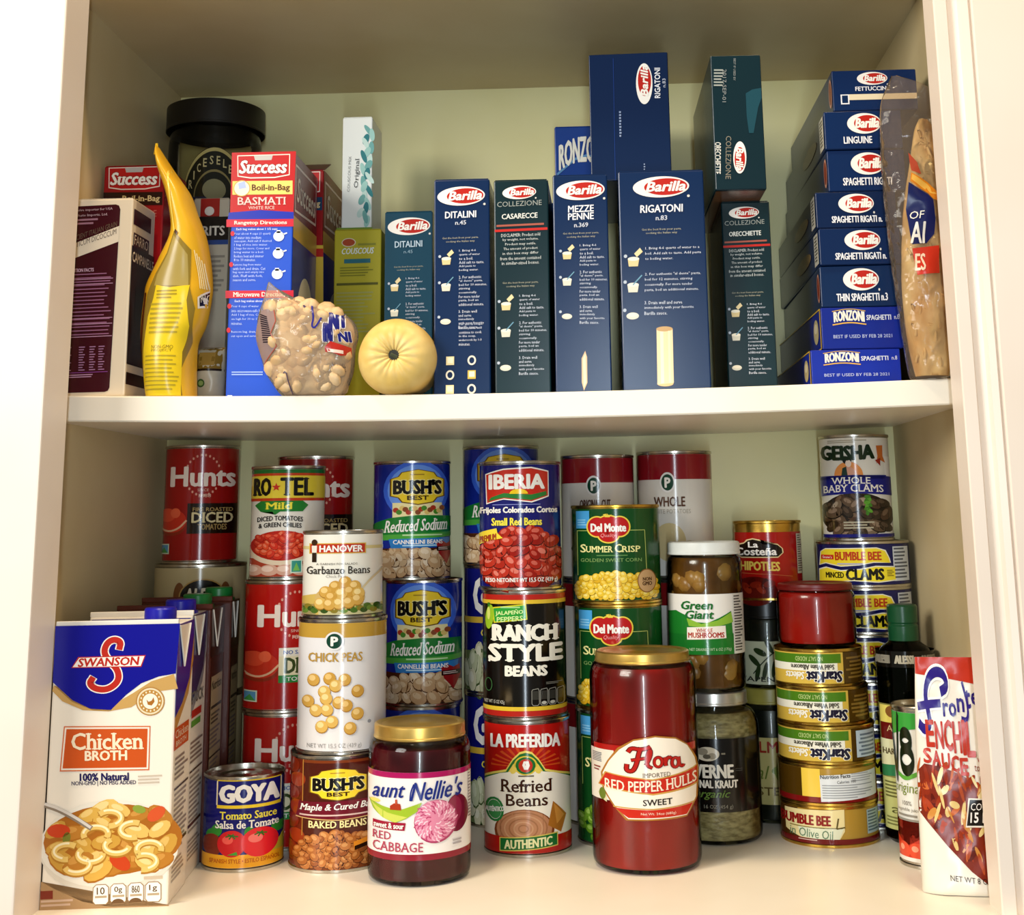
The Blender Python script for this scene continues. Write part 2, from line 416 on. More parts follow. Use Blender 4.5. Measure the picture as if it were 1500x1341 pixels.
# ---------------------------------------------------------------- the cabinet
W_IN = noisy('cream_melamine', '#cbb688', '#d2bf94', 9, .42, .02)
W_BK = noisy('pale_back_panel', '#e4dda2', '#e9e3ae', 9, .45, .02)
W_FR = noisy('white_paint', '#ecdccb', '#f1e3d4', 6, .38, .02)
W_SH = noisy('white_shelf_laminate', '#efe6d4', '#f4ecdc', 8, .34, .01)
WX, D, ZC = .383, .3, .7548
def slab(name, *a, mat=W_IN, bev=0): return struct(Mesh().box(*a, mat, bev).obj(name))
slab('wall_left', -WX - .018, -WX, -.031, D, -.02, ZC + .02)
slab('wall_right', WX, WX + .018, -.031, D, -.02, ZC + .02)
slab('wall_back', -WX - .018, WX + .018, D, D + .012, -.02, ZC + .02, mat=W_BK)
slab('ceiling', -WX, WX, .002, D, ZC, ZC + .02)
slab('floor', -WX, WX, -.0782, D, -.02, 0, mat=W_SH)
struct(Mesh().box(-.75, -.3566, -.078, -.030, -.35, 1.0, W_FR, .0015).obj('trim_left'))
pr = [(.3612, -.030), (.3612, -.0615), (.3622, -.063), (.3715, -.063), (.3735, -.0585), (.3775, -.0570), (.3812, -.0595), (.3832, -.0640), (.3885, -.0650), (.3905, -.0618), (.3925, -.0650), (.60, -.0650), (.60, -.030)]
struct(Mesh().add([(x, y, z) for z in (-.35, 1.0) for x, y in pr], [(i, (i + 1) % 13, 13 + (i + 1) % 13, 13 + i) for i in range(13)], W_FR).obj('trim_right'))
struct(Mesh().box(-.3566, .3612, -.058, -.030, -.35, -.0205, W_FR, .0015).obj('trim_bottom'))
def zs(x): return .3957 - .0054 * (1 - (x / WX) ** 2)     # the shelf sags a little under its load
t = thing('cabinet_shelf', 'long white cabinet shelf across the middle, sagging slightly under pasta boxes', 'shelf', (0, .004, 0))
m = Mesh(); n = 40; v = []; f = []
for i in range(n + 1):
    x = -WX + 2 * WX * i / n; z = zs(x)
    v += [(x, .0012, z), (x, 0, z - .0012), (x, 0, z - .0205), (x, .0012, z - .0217), (x, D - .005, z - .0217), (x, D - .005, z)]
for i in range(n):
    for k in range(6): f.append((i * 6 + k, (i + 1) * 6 + k, (i + 1) * 6 + (k + 1) % 6, i * 6 + (k + 1) % 6))
m.add(v, f, W_SH).obj('shelf_board', t, 25)

# ---------------------------------------------------------------- label drawings of the cans
WH, BK, NV, YL, RD, GN = '#f4efe6', '#0c0a08', '#12166e', '#f2cf2e', '#b3160f', '#156b22'
def a_goya(A):
    A.fr(270, 203, 632, 1100)
    A.B(137, 618, 452, 780, YL, 2).B(141, 632, 448, 762, NV, 3).S([(137, 632), (137, 762)], 4, WH, 4).S([(452, 632), (452, 762)], 4, WH, 4)
    A.T('GOYA', 155, 655, 437, 745, WH, 6, bold=.09)
    A.T('Tomato Sauce', 155, 797, 430, 838, '#f0e04a', 6, bold=.03, se=1).T('Salsa de Tomate', 135, 846, 441, 888, WH, 6, bold=.03, se=1)
    for x, y in ((115, 925), (140, 900), (455, 905), (440, 900), (300, 915)): A.E(x, y, 34, 26, '#2f8a2e', 2, rot=x)
    A.E(120, 980, 48, 60, '#7c2a18', 2.4); A.E(215, 970, 70, 72, '#cf1a22', 3); A.E(195, 950, 26, 22, '#ee5a50', 3.4)
    A.P([(375, 1030), (470, 930), (472, 1030)], '#c9b630', 2.6); A.E(352, 968, 92, 80, '#e0212b', 3.6); A.E(330, 945, 36, 24, '#f4746c', 4)
    for cx, cy in ((215, 925), (355, 918)):
        for k in range(6): A.S([(cx, cy), (cx + 30 * math.cos(k), cy + 14 * math.sin(k) + 6)], 7, '#2c6a20', 4.4)
    A.P([(195, 1030), (240, 1012), (245, 1032)], '#3d9a34', 4)
    A.B(65, 1030, 475, 1100, '#f0a91e', 3).T('SPANISH STYLE • ESTILO ESPAÑOL', 110, 1046, 450, 1074, '#c25a12', 6, bold=.02)
def bushs(A, cx, y0, y1, hw, oc=YL):
    """the shield with the black name"""
    H = y1 - y0; q = [(-1, .27), (-.72, .2), (-.6, .08), (0, 0), (.6, .08), (.72, .2), (1, .27), (1, .75), (.72, .8), (.58, .93), (0, 1), (-.58, .93), (-.72, .8), (-1, .75)]
    A.P([(cx + x * hw * 1.06, y0 - H * .02 + y * H * 1.05) for x, y in q], '#6b4a12', 4).P([(cx + x * hw, y0 + y * H) for x, y in q], oc, 4.4)
    A.TO("BUSH'S", cx - hw * .9, y0 + H * .3, cx + hw * .9, y0 + H * .70, BK, '#f7e9a0', .05, 6.5, bold=.075, se=1)
    A.T('BEST', cx - hw * .4, y0 + H * .76, cx + hw * .4, y0 + H * .88, '#3a2408', 6, bold=.08)
    A.G(cx - hw * .3, y0 + H * .12, cx + hw * .3, y0 + H * .19, 1, '#b08a20', 5)
def a_baked(A):
    A.fr(746, 243, 545, 1120)
    for k in range(7): A.E(520 + (k % 2) * 30, 580 + k * 75, 38, 42, '#96350f' if k % 2 else '#7c240c', 2 + k * .05, rot=k)
    A.B(578, 545, 990, 560, '#7a3512', 2).S([(578, 545), (578, 950)], 4, '#c48a3a', 3).P([(582, 560), (985, 560), (985, 1120), (582, 1120)], '#4a160a', 2)
    bushs(A, 757, 590, 757, 138)
    A.P([(545, 850), (560, 768), (985, 758), (988, 848), (760, 862)], '#6a0f22', 4).S([(545, 852), (760, 864), (985, 850)], 5, '#d6b070', 5)
    A.T('Maple & Cured Bacon', 568, 776, 980, 820, WH, 6, shear=.25, bold=.025, slope=-8, se=1); A.G(565, 834, 980, 850, 1, '#d9b8b0', 6, .5, 0)
    A.T('BAKED BEANS', 613, 868, 897, 905, '#f3e2a0', 6, bold=.03, se=1)
    A.E(760, 1085, 225, 110, '#7a3a14', 2.6)
    A.F_(755, 1040, 215, 105, 75, 28, [('#a9622a', '#d99a58'), ('#955022', '#c9854a'), ('#b9733a', '#e0a868')], 3, .8, inside=lambda x, y: y > 925 and y < 1108, edge='#4a1e0a')
    A.P([(835, 985), (915, 965), (915, 1010), (838, 1030)], '#e08a24', 7).P([(840, 1008), (915, 990), (915, 1010), (840, 1030)], '#2a1408', 7.4)
PEA = [('#d9ae58', '#f0d490'), ('#cf9f48', '#ecc880'), ('#c8963e', '#e6be72')]
def pea(A, x, y, r, l=4):
    c = random.choice(PEA); A.E(x, y + r * .1, r * 1.05, r * 1.08, '#a87626', l, 16).E(x, y, r, r, c[0], l + .2, 16).E(x - r * .2, y - r * .25, r * .55, r * .5, c[1], l + .4, 12)
def pub_p(A, x, y, r, c='#10402e'):
    A.E(x, y, r * 1.25, r * 1.25, '#e8e4e0', 4).E(x, y, r, r, c, 4.6).T('P', x - r * .38, y - r * .55, x + r * .42, y + r * .6, WH, 6, bold=.08)
def a_chick(A):
    A.fr(501, 65, 915, 1100); pub_p(A, 489, 941, 11)
    A.T('CHICK PEAS', 453, 958, 529, 971, '#b98f3a', 6, bold=.03)
    for x, y in ((635, 130), (715, 122), (790, 130), (855, 190), (745, 160), (690, 190), (610, 240), (700, 225), (800, 262), (650, 285), (705, 282), (762, 245), (855, 305), (730, 342), (680, 367), (820, 377)): pea(A, 280 + x / 3.519, 960 + y / 3.519, 8.6, 3 + y / 100)
    A.T('NET WT 15.5 OZ (439 g)', 453, 1089, 529, 1097, '#8c8a88', 6); A.E(540, 1060, 2.5, 2.5, '#9a9aa0', 4)
def a_hanover(A):
    A.fr(1023, 214, 545, 1000)
    A.B(811, 610, 1237, 628, '#d8c88a', 2).B(846, 594, 1142, 654, '#d8b04a', 3).B(852, 599, 1136, 649, '#b8301a', 4).T('HANOVER', 902, 608, 1124, 644, WH, 6, bold=.05)
    A.E(874, 590, 15, 18, '#3a2414', 5).P([(860, 608), (888, 608), (886, 650), (862, 650)], '#e9e2d2', 5).B(863, 648, 885, 702, '#2a1c14', 5.4)
    A.T('A GARNISH FOR SALADS', 885, 707, 1097, 719, '#5a5448', 6).T('Garbanzo Beans', 836, 726, 1163, 770, '#2c241c', 6, bold=.015, se=1).T('Chick Peas', 936, 775, 1038, 791, '#9a948a', 6)
    A.P([(811, 900), (900, 880), (900, 1000), (811, 1000)], '#d2b25a', 2).B(811, 940, 1236, 1000, '#c9bf8a', 2)
    for k in range(26): A.E(811 + k * 17, 965 + 14 * math.sin(k * 2.1), 20, 15, ('#4a6a22', '#6a8a34', '#8a7a2a', '#35501a')[k % 4], 2.4 + k * .02)
    A.S([(1120, 860), (1170, 800), (1240, 740)], 12, '#d8c49a', 3, 2).E(1010, 905, 130, 70, '#cfae6a', 2.8)
    for x, y in ((935, 870), (985, 840), (1035, 815), (1085, 840), (965, 900), (1015, 880), (1060, 868), (1105, 880), (910, 935), (955, 940), (1005, 935), (1055, 930), (1100, 915)): pea(A, x, y, 32, 3.4 + y / 600)
def a_rotel(A):
    A.fr(730, 195, 200, 790)
    A.B(530, 200, 930, 222, '#1f6a2c', 2).B(530, 222, 930, 236, '#c23a14', 2).B(530, 236, 930, 360, '#e6cc3a', 2).B(530, 360, 930, 376, '#c23a14', 2)
    A.T('RO', 556, 250, 638, 345, BK, 6, bold=.05, se=1).T('TEL', 692, 250, 856, 345, BK, 6, bold=.05, se=1)
    A.P([(667 + (24 if k % 2 == 0 else 10) * math.sin(k * PI / 5), 300 - (24 if k % 2 == 0 else 10) * math.cos(k * PI / 5)) for k in range(10)], '#c8281a', 6)
    A.P([(560, 400), (590, 376), (805, 376), (834, 400), (805, 435), (690, 435), (665, 452), (650, 435), (590, 435)], '#1d7a2a', 4).T('Mild', 620, 385, 748, 421, '#efe03c', 6, bold=.06, se=1)
    A.T('DICED TOMATOES', 575, 466, 806, 492, '#1a1410', 6, bold=.035, arc=8).T('& GREEN CHILIES', 582, 502, 800, 527, '#1a1410', 6, bold=.035, arc=8)
    A.B(530, 690, 930, 790, '#b0402a', 2); A.E(700, 640, 172, 90, '#e8d2b4', 2.6); A.E(700, 622, 160, 82, '#b81f14', 3)
    A.F_(700, 618, 145, 62, 40, 24, [('#d0301c', '#ef7a58'), ('#c0281a', '#e86a4a'), ('#dd4a2a', '#f29a78')], 3.2, .7, edge='#8a160c')
    for x in (560, 640, 720, 800): A.E(x, 755, 48, 30, '#d9a890', 3.6).E(x - 8, 748, 30, 16, '#eecdb8', 3.9)
    A.B(748, 700, 808, 772, '#d9ead2', 5).B(754, 706, 802, 766, '#3a9a8a', 5.4).P([(760, 760), (778, 715), (796, 760)], '#7cc25a', 5.8)
def hunts(sub, cream):
    def f(A):
        A.fr(277, 192, 95, 690)
        for k in range(26):
            a = 2 * PI * k / 26
            if abs(math.sin(a)) > .42: A.E(280 + 88 * math.cos(a), 240 + 108 * math.sin(a), 5, 7, '#e2a08a', 4)
        A.T('Hunts', 124, 196, 440, 298, '#f0dccc', 6, bold=.05); A.T('SINCE', 255, 312, 310, 326, '#e8c0ac', 6).T('1888', 262, 340, 322, 358, '#e8c0ac', 6)
        A.E(130, 500, 78, 60, '#8f2a14', 2.4); A.E(130, 482, 75, 62, '#c9301a', 3); A.E(110, 450, 40, 36, '#de4a2c', 3.4); A.E(150, 440, 24, 26, '#e8603c', 3.6)
        A.S([(60, 500), (110, 540), (165, 525), (205, 480)], 9, '#e6b48a', 4, 2)
        if cream:
            A.B(205, 400, 460, 440, '#efe6d2', 4).B(205, 440, 460, 530, '#efe2b8', 4.2).B(205, 530, 460, 565, '#2a8a3a', 4).T('NO SALT ADDED', 225, 412, 440, 430, '#3a5aa0', 6, bold=.03).T('DICED', 232, 448, 435, 520, '#3a4a1c', 6, bold=.05, se=1).T('TOMATOES', 240, 538, 420, 557, WH, 6, bold=.03)
        else:
            A.B(208, 390, 460, 550, '#1c0d06', 4).T(sub, 235, 412, 435, 432, '#b99a5c', 6, bold=.02).T('DICED', 232, 438, 435, 492, '#e2cf9a', 6, bold=.04, se=1).T('TOMATOES', 262, 500, 405, 530, '#a88a52', 6, bold=.03)
        A.B(78, 602, 124, 656, '#d8e2c4', 4).B(83, 608, 119, 650, '#5a9ac0', 4.4).P([(83, 650), (100, 620), (119, 650)], '#4aa04a', 4.8)
    return f
def a_alessi(A):
    A.fr(268, 243, 725, 1075)
    for sx in (-1, 1): A.E(268 + sx * 118, 806, 28, 40, '#7a4a24', 3).E(268 + sx * 90, 850, 40, 18, '#8a5a2c', 2.6)
    A.E(268, 808, 120, 52, '#b08a4a', 3.4).E(268, 806, 112, 46, '#14100a', 4).T('ALESSI', 176, 784, 364, 830, '#e8dcc0', 6, bold=.06, shear=.15)
    A.B(25, 905, 510, 940, '#b7a070', 2)
def a_bush(A):
    A.fr(222, 178, 150, 640)
    A.E(235, 265, 150, 130, '#3a66d8', 1.4).E(235, 265, 132, 112, '#6a98ec', 1.8)
    A.P([(125, 320), (350, 320), (355, 385), (125, 385)], '#efe2a8', 2.4); bushs(A, 238, 176, 326, 118)
    for k in range(16): A.E(140 + k * 14, 352 + 10 * math.sin(k * 2), 13, 11, ('#b03a24', '#4a8a2a', '#e0c070', '#8a4a2a')[k % 4], 3 + k * .02)
    A.P([(44, 415), (120, 385), (240, 374), (400, 380), (400, 462), (240, 472), (44, 480)], '#1c7a30', 3.6).P([(44, 462), (240, 455), (400, 445), (400, 466), (240, 478), (44, 486)], '#4aa03c', 4)
    A.T('Reduced Sodium', 92, 392, 375, 444, WH, 6, shear=.3, bold=.02, slope=-12, se=1); A.G(170, 458, 350, 468, 1, '#bfe0a8', 6, .6, 0)
    A.P([(110, 478), (390, 472), (385, 512), (120, 518)], '#2a7ac0', 4.2).T('CANNELLINI BEANS', 130, 482, 352, 500, WH, 6, bold=.04); A.G(170, 504, 325, 511, 1, '#bfe0f0', 6, .7, 0)
    A.B(44, 518, 400, 640, '#4a2410', 2)
    A.F_(222, 590, 185, 75, 34, 36, [('#cbab84', '#eddcc0'), ('#bf9a70', '#e4cdaa'), ('#d6bc98', '#f2e4cc')], 3, .72, inside=lambda x, y: y > 535 and y < 628, edge='#5a3418')
    A.P([(322, 500), (350, 488), (372, 500), (392, 490), (396, 530), (372, 590), (336, 545)], '#9a1a1e', 6).B(325, 512, 395, 532, '#2a0c0c', 6.3); A.G(332, 516, 390, 530, 2, '#d8c0b8', 6.6)
def a_goya2(A):
    A.fr(0, 1, 0, 1); A.B(-.8, .06, .8, .42, NV, 2).T('GOYA', -.72, .08, .72, .36, WH, 6, bold=.09).B(-1, .40, 1, .45, '#d8b23a', 3)
    A.T('Cannellini', -.55, .5, .55, .56, '#e8d44a', 6, bold=.03).T('Alubias', -.42, .58, .42, .65, WH, 6, bold=.03)
    A.B(-1, .68, 1, 1, '#6a7a4a', 2); A.F_(0, .84, .95, .16, 40, .12, [('#cfcaa8', '#efecd8'), ('#bcc09a', '#e0e2c4')], 3, .9, inside=lambda x, y: .72 < y < .97, edge='#4a5a30')
def a_iberia(A):
    A.fr(710, 183, 135, 675)
    q = [(562, 178), (640, 158), (760, 152), (833, 168), (833, 275), (760, 300), (640, 286), (566, 305)]
    A.P([(700 + (x - 700) * 1.03, 228 + (y - 228) * 1.08) for x, y in q], WH, 3).P(q, '#c22a1c', 3.5)
    A.P([(585, 280), (640, 262), (760, 270), (825, 255), (828, 272), (760, 295), (640, 282), (570, 298)], '#2a7a34', 4); A.E(705, 266, 40, 22, '#f0c81e', 4.4, a0=PI, a1=2 * PI)
    A.T('IBERIA', 578, 180, 815, 242, WH, 6, bold=.07); A.G(590, 312, 800, 318, 1, '#8a90d0', 4)
    A.T('Frijoles Colorados Cortos', 536, 324, 872, 358, WH, 6, bold=.05).T('Small Red Beans', 587, 373, 803, 406, '#efe04a', 6, bold=.05)
    A.E(712, 570, 188, 140, '#7a150c', 2.4)
    A.F_(712, 560, 180, 140, 60, 34, [('#a82414', '#e88a78'), ('#96180e', '#dd7a68'), ('#b8301e', '#f0a898')], 3, .74, inside=lambda x, y: y < 662, edge='#4a0a06')
    A.P([(530, 440), (608, 418), (612, 440), (635, 462), (600, 468), (528, 495)], '#efd23a', 7.6).T('PREMIUM', 534, 448, 606, 476, '#a0401a', 8.4, bold=.05, slope=-14)
    A.T('PESO NETO/NET WT 15.5 OZ (439 g)', 560, 637, 868, 660, WH, 8.6, bold=.03)
def a_ranch(A):
    A.fr(723, 190, 715, 1250)
    A.P([(583, 772), (732, 756), (737, 826), (588, 842)], '#d8d02a', 3).P([(588, 777), (727, 762), (732, 821), (593, 836)], '#2a9a34', 3.5)
    A.T('JALAPEÑO', 598, 782, 718, 808, '#d8f0a0', 6, bold=.03, slope=-8).T('PEPPERS', 604, 812, 716, 834, '#d8f0a0', 6, bold=.03, slope=-8); A.G(620, 768, 705, 776, 1, '#a8d890', 5, .8, 0)
    A.E(570, 815, 18, 55, '#9ac02a', 4, rot=.1).E(566, 800, 7, 28, '#d8e070', 4.5).B(562, 752, 572, 770, '#3a7a20', 4.4)
    A.T('RANCH', 587, 850, 863, 918, '#f4eedc', 6, bold=.09, se=1).T('STYLE', 570, 936, 885, 1008, '#f4eedc', 6, bold=.09, se=1).T('BEANS', 640, 1030, 818, 1073, '#f4eedc', 6, bold=.09, se=1)
    A.S([(568, 1012), (580, 990)], 9, '#f4eedc', 6)
    for k in range(4):
        x = 752 + k * 37; A.S([(x + 4, 1134), (x + 28, 1130), (x + 32, 1140), (x + 32, 1195), (x + 26, 1203), (x + 6, 1203), (x, 1195), (x, 1140), (x + 4, 1134)], 3, '#8a887e', 5); A.B(x + 3, 1140, x + 30, 1178, '#33322c', 4)
        if k in (1, 2): A.E(x + 16, 1192, 11, 7, '#b8b6a8', 5)
    A.T('NET WT 15 OZ 425g', 546, 1180, 634, 1200, '#c9c4b4', 6); A.O(564, 1115, 15, 28, 3, '#3a6a3a', 4); A.G(815, 1104, 895, 1116, 2, '#77756a', 4)
def a_refried(A):
    A.fr(277, 191, 585, 1160)
    for k in range(13): a = PI + k * PI / 12; A.P([(270, 770), (270 + 150 * math.cos(a - .05), 770 + 90 * math.sin(a - .05)), (270 + 150 * math.cos(a + .05), 770 + 90 * math.sin(a + .05))], '#cf4a1a', 2)
    A.T('LA PREFERIDA', 122, 632, 418, 690, WH, 6, bold=.05, arc=6)
    def arch(e): return [(90, 1088), (90, 838 - e), (130, 812 - e), (185, 795 - e), (215, 745 - e), (245, 715 - e), (270, 708 - e), (297, 715 - e), (325, 745 - e), (355, 795 - e), (410, 812 - e), (465, 838 - e), (465, 1088)]
    A.P(arch(8), '#e8d060', 2.4).P(arch(-2), '#1a6a2a', 2.8).P(arch(-20), '#e8cf5a', 3.2).P([(90, 1088), (90, 850), (160, 806), (215, 795), (330, 795), (390, 806), (465, 850), (465, 1088)], '#efe8d6', 3.6)
    A.E(270, 768, 50, 44, '#d8c23a', 4).E(270, 768, 43, 38, '#1a6a2a', 4.3).E(270, 768, 30, 30, '#c23018', 4.6).P([(262, 748), (283, 748), (288, 768), (280, 786), (264, 786), (256, 766)], WH, 5)
    for s in (-1, 1): A.E(270 + s * 52, 790, 17, 12, '#e8cf5a', 5, rot=s)
    A.G(238, 812, 305, 820, 1, '#6a6050', 5, .8, 0)
    A.T('Refried', 166, 832, 378, 888, '#3a1a0c', 6, bold=.025, se=1).T('Beans', 186, 898, 362, 950, '#3a1a0c', 6, bold=.025, se=1)
    A.O(135, 972, 36, 50, 10, '#2a7a3a', 5, 16); A.E(135, 972, 30, 42, '#3f8a4a', 4.6).T('AUTÉNTICO', 96, 955, 176, 982, WH, 6.4, bold=.03, slope=-14)
    A.E(262, 1062, 128, 98, '#7a3c1c', 4).E(262, 1055, 118, 88, '#b9805a', 4.3)
    for k in range(5): A.O(258, 1050, 100 - k * 20, 72 - k * 14, 6, ('#a06a46', '#c8966e')[k % 2], 4.6 + k * .1, 26)
    A.P([(385, 935), (442, 1005), (418, 1080), (362, 1040)], '#a86a24', 5.2).P([(388, 945), (432, 1005), (400, 1040)], '#c88a3a', 5.5)
    A.B(85, 1088, 470, 1160, RD, 5.6)
    A.P([(156, 1092), (404, 1074), (404, 1135), (156, 1154)], '#d8c25a', 6).P([(160, 1096), (400, 1079), (400, 1131), (160, 1149)], '#176a2c', 6.4).T('AUTHENTIC', 178, 1096, 378, 1134, '#e8e6a8', 7.4, bold=.05, slope=-14)
def delmonte(A):
    A.B(150, 385, 217, 478, '#4aa0d8', 3); A.G(158, 430, 208, 468, 3, '#8ac8ec', 3.5)
    A.S([(155, 725), (155, 490), (487, 490), (492, 725)], 3, '#b8c86a', 3)
    def sh(e, c, l):
        for x, y, r, q in ((255, 470, 46, 50), (365, 470, 46, 50), (310, 470, 62, 56), (310, 515, 48, 36)): A.E(x, y, r + e, q + e, c, l)
    sh(7, '#e8cf4a', 4); sh(0, '#b81a1a', 4.5)
    A.P([(295, 420), (285, 405), (300, 412), (306, 400), (312, 412), (328, 405), (318, 420)], '#e8cf4a', 5); A.T('Del Monte', 226, 454, 394, 496, WH, 6, bold=.06).T('Quality', 272, 506, 346, 530, '#f0a0a0', 6, shear=.3)
def a_corn(A):
    A.fr(345, 222, 375, 855); delmonte(A)
    A.T('S', 172, 562, 198, 604, '#ece89a', 6, bold=.03, se=1).T('UMMER', 200, 572, 328, 604, '#ece89a', 6, bold=.03, se=1).T('C', 340, 562, 372, 604, '#ece89a', 6, bold=.03, se=1).T('RISP', 375, 572, 462, 604, '#ece89a', 6, bold=.03, se=1)
    A.G(250, 618, 400, 626, 1, '#5a8a4a', 5, .7, 0); A.T('GOLDEN SWEET CORN', 172, 636, 468, 654, '#7aa05a', 6, bold=.02)
    A.F_(345, 800, 200, 110, 130, 19, [('#e8bf30', '#f8e890'), ('#dfae22', '#f4dc70'), ('#eecb48', '#fbf0a8')], 3, .9, inside=lambda x, y: 710 + abs(x - 330) * .16 < y < 838, edge='#9a7414')
    A.E(490, 756, 46, 62, '#8a5a2a', 8).E(490, 756, 42, 57, '#c8a070', 8.3).T('NON', 470, 738, 512, 756, '#4a2a12', 9, bold=.05).T('GMO', 468, 760, 513, 780, '#4a2a12', 9, bold=.05)
def a_veg(A):
    A.fr(345, 222, 375, 1000); delmonte(A); A.T('SWEET PEAS', 172, 590, 462, 635, '#ece89a', 6, bold=.03)
    A.F_(345, 900, 200, 110, 60, 30, [('#6a9a2a', '#b8d878'), ('#5a8a22', '#a8cc68')], 3, .9, inside=lambda x, y: 800 < y < 985, edge='#2a4a10')
def publix(t1, t2, pic):
    def f(A):
        A.fr(638, 188, 118, 560); pub_p(A, 608, 222, 30, '#12402c')
        A.T(t1, 540, 275, 690, 310, '#5a3a2a', 6, bold=.04); A.T(t2, 520, 320, 716, 336, '#a8a090', 6)
        if pic:
            A.E(610, 440, 80, 70, '#d0bc8a', 3).E(705, 500, 58, 66, '#a88a4a', 3.4).E(702, 495, 52, 60, '#d0b474', 3.7).E(690, 475, 26, 28, '#ead8a0', 4)
        else: A.F_(640, 460, 120, 80, 22, 34, [('#6a8a3a', '#a8c070'), ('#5a7a30', '#98b060')], 3, .5, edge='#2a3a14')
    return f
def a_costena(A):
    A.fr(265, 200, 620, 1020)
    def bd(e, c, l): A.P([(88 - e, 735), (100 - e, 698 - e), (128, 690 - e), (150 - e, 672 - e), (180, 664 - e), (212 + e, 672 - e), (236, 695 - e), (322, 700 - e), (345 + e, 722), (348 + e, 748), (322, 772 + e), (110, 772 + e), (92 - e, 760)], c, l)
    bd(7, '#e8d09a', 3); bd(0, '#140a06', 3.5)
    A.T('La', 154, 680, 209, 714, WH, 6, bold=.05).T('Costeña', 78, 716, 314, 762, WH, 6, bold=.05).T('CHIPOTLES', 66, 802, 328, 856, '#e8c85a', 6, bold=.05, slope=8)
    A.E(180, 985, 130, 90, '#5a0e08', 3)
    for k in range(7): A.E(110 + k * 26, 950 + 20 * math.sin(k * 2), 36, 20, ('#7a1c0e', '#8f2a14', '#4a0c06')[k % 3], 3.4 + k * .05, rot=k)
    A.B(432, 632, 462, 880, '#cfc8b8', 3); A.G(436, 640, 460, 872, 16, '#6a6458', 4)
    A.S([(60, 868), (265, 880), (400, 895)], 3, '#c86a3a', 4)
def a_geisha(A):
    A.fr(763, 203, 65, 670)
    A.G(620, 78, 850, 100, 2, '#b0a890', 4); A.T('GEISHA', 582, 108, 878, 192, '#0e2a14', 6, bold=.08, arc=-8)
    A.E(733, 295, 82, 84, '#e8944a', 3, a0=PI, a1=2 * PI); A.E(728, 202, 26, 24, '#101820', 4).E(735, 222, 17, 22, '#ecd8c8', 4.4)
    A.P([(700, 295), (712, 245), (742, 238), (770, 262), (785, 295)], '#d8a088', 4.2).P([(692, 295), (700, 250), (722, 240), (728, 295)], '#1c3a30', 4.6)
    A.B(560, 295, 940, 318, '#141c80', 5).P([(560, 305), (765, 292), (966, 305), (966, 420), (765, 404), (560, 420)], '#141c80', 5).T('WHOLE', 636, 308, 852, 348, WH, 7, bold=.02, arc=3, se=1).T('BABY CLAMS', 584, 356, 920, 400, WH, 7, bold=.02, arc=6, se=1)
    A.E(765, 535, 205, 135, '#241a12', 2.4)
    A.F_(765, 540, 195, 115, 30, 48, [('#4a3424', '#8a7058'), ('#5a4634', '#a89078'), ('#34281c', '#6a5440'), ('#776450', '#c8b8a0')], 3, .62, edge='#120c08')
    for k in range(9): A.E(830 + 10 * math.sin(k * 2), 425 + k * 12, 18, 10, ('#3a7a1c', '#5aa02c')[k % 2], 6.6, rot=k)
    A.B(560, 650, 970, 670, NV, 6); A.G(690, 575, 880, 625, 3, '#b0a890', 7)
    A.P([(895, 115), (930, 112), (928, 180), (940, 220), (915, 205), (892, 225), (900, 180)], '#c86a2a', 4).P([(885, 205), (915, 190), (912, 240)], '#9a2a1a', 4.4)
    A.B(935, 180, 966, 360, WH, 2)
def a_clams(A):
    A.fr(805, 275, 680, 905)
    def up(e, c, l): A.P([(560 - e, 795 + e), (572 - e, 720), (600, 706 - e), (900, 702 - e), (945 + e, 718 - e), (965 + e, 760), (970 + e, 785), (880, 778 + e), (800, 792 + e), (690, 800 + e), (600, 782 + e)], c, l)
    up(5, '#e6e2d0', 3); up(0, '#e8cf2a', 3.4)
    A.T('BUMBLE BEE', 660, 722, 922, 768, '#b83a1a', 6, bold=.05, se=1).B(572, 738, 650, 764, '#c22a1a', 5).T('Snow\'s', 582, 744, 640, 758, WH, 6)
    A.P([(550, 905), (552, 820), (600, 806), (690, 824), (800, 816), (890, 800), (1000, 805), (1000, 885), (900, 895), (760, 885), (640, 895)], '#e6e2d0', 3.2).P([(552, 900), (556, 826), (605, 812), (690, 830), (800, 822), (890, 806), (996, 811), (996, 880), (900, 890), (760, 880), (640, 890)], '#ead42e', 3.7)
    A.T('MINCED', 598, 836, 704, 868, BK, 6, bold=.04).T('CLAMS', 720, 818, 930, 878, BK, 6, bold=.07); A.G(670, 785, 820, 796, 1, '#a8a8c8', 6, .7, 0); A.G(950, 825, 990, 865, 4, '#7a6a1a', 5)
    A.B(988, 694, 1070, 888, '#c8ccd0', 3); A.G(994, 702, 1064, 882, 9, '#5a5e66', 4)
def a_starkist(A):
    A.fr(0, 1, 0, 1)
    A.B(-.55, 0, 1, 1, '#d8b448', 1.4); A.B(-.5, .66, .98, .96, '#4a7a1c', 3).B(-.42, .42, .98, .66, '#f0ecd8', 3.4)
    A.TO('StarKist', -.5, .06, .26, .40, '#1c1a30', '#f4f0e4', .05, 7, bold=.05, shear=.1).T('Selects', .32, .14, .72, .38, '#f2eede', 7, bold=.03, shear=.2)
    A.T('Solid White Albacore', -.34, .46, .6, .62, '#4a4436', 7, bold=.03, se=1).T('NO SALT ADDED', -.1, .74, .5, .88, '#c8dc8a', 7)
    A.B(-1, 0, -.55, 1, '#4a3208', 2); A.G(-.95, .15, -.6, .9, 6, '#8a6a2a', 4)
def a_starkist2(A): a_starkist(A); A.B(-.98, .1, -.64, .95, '#c0d0d8', 5); A.G(-.96, .16, -.66, .9, 6, '#6a7a88', 6)
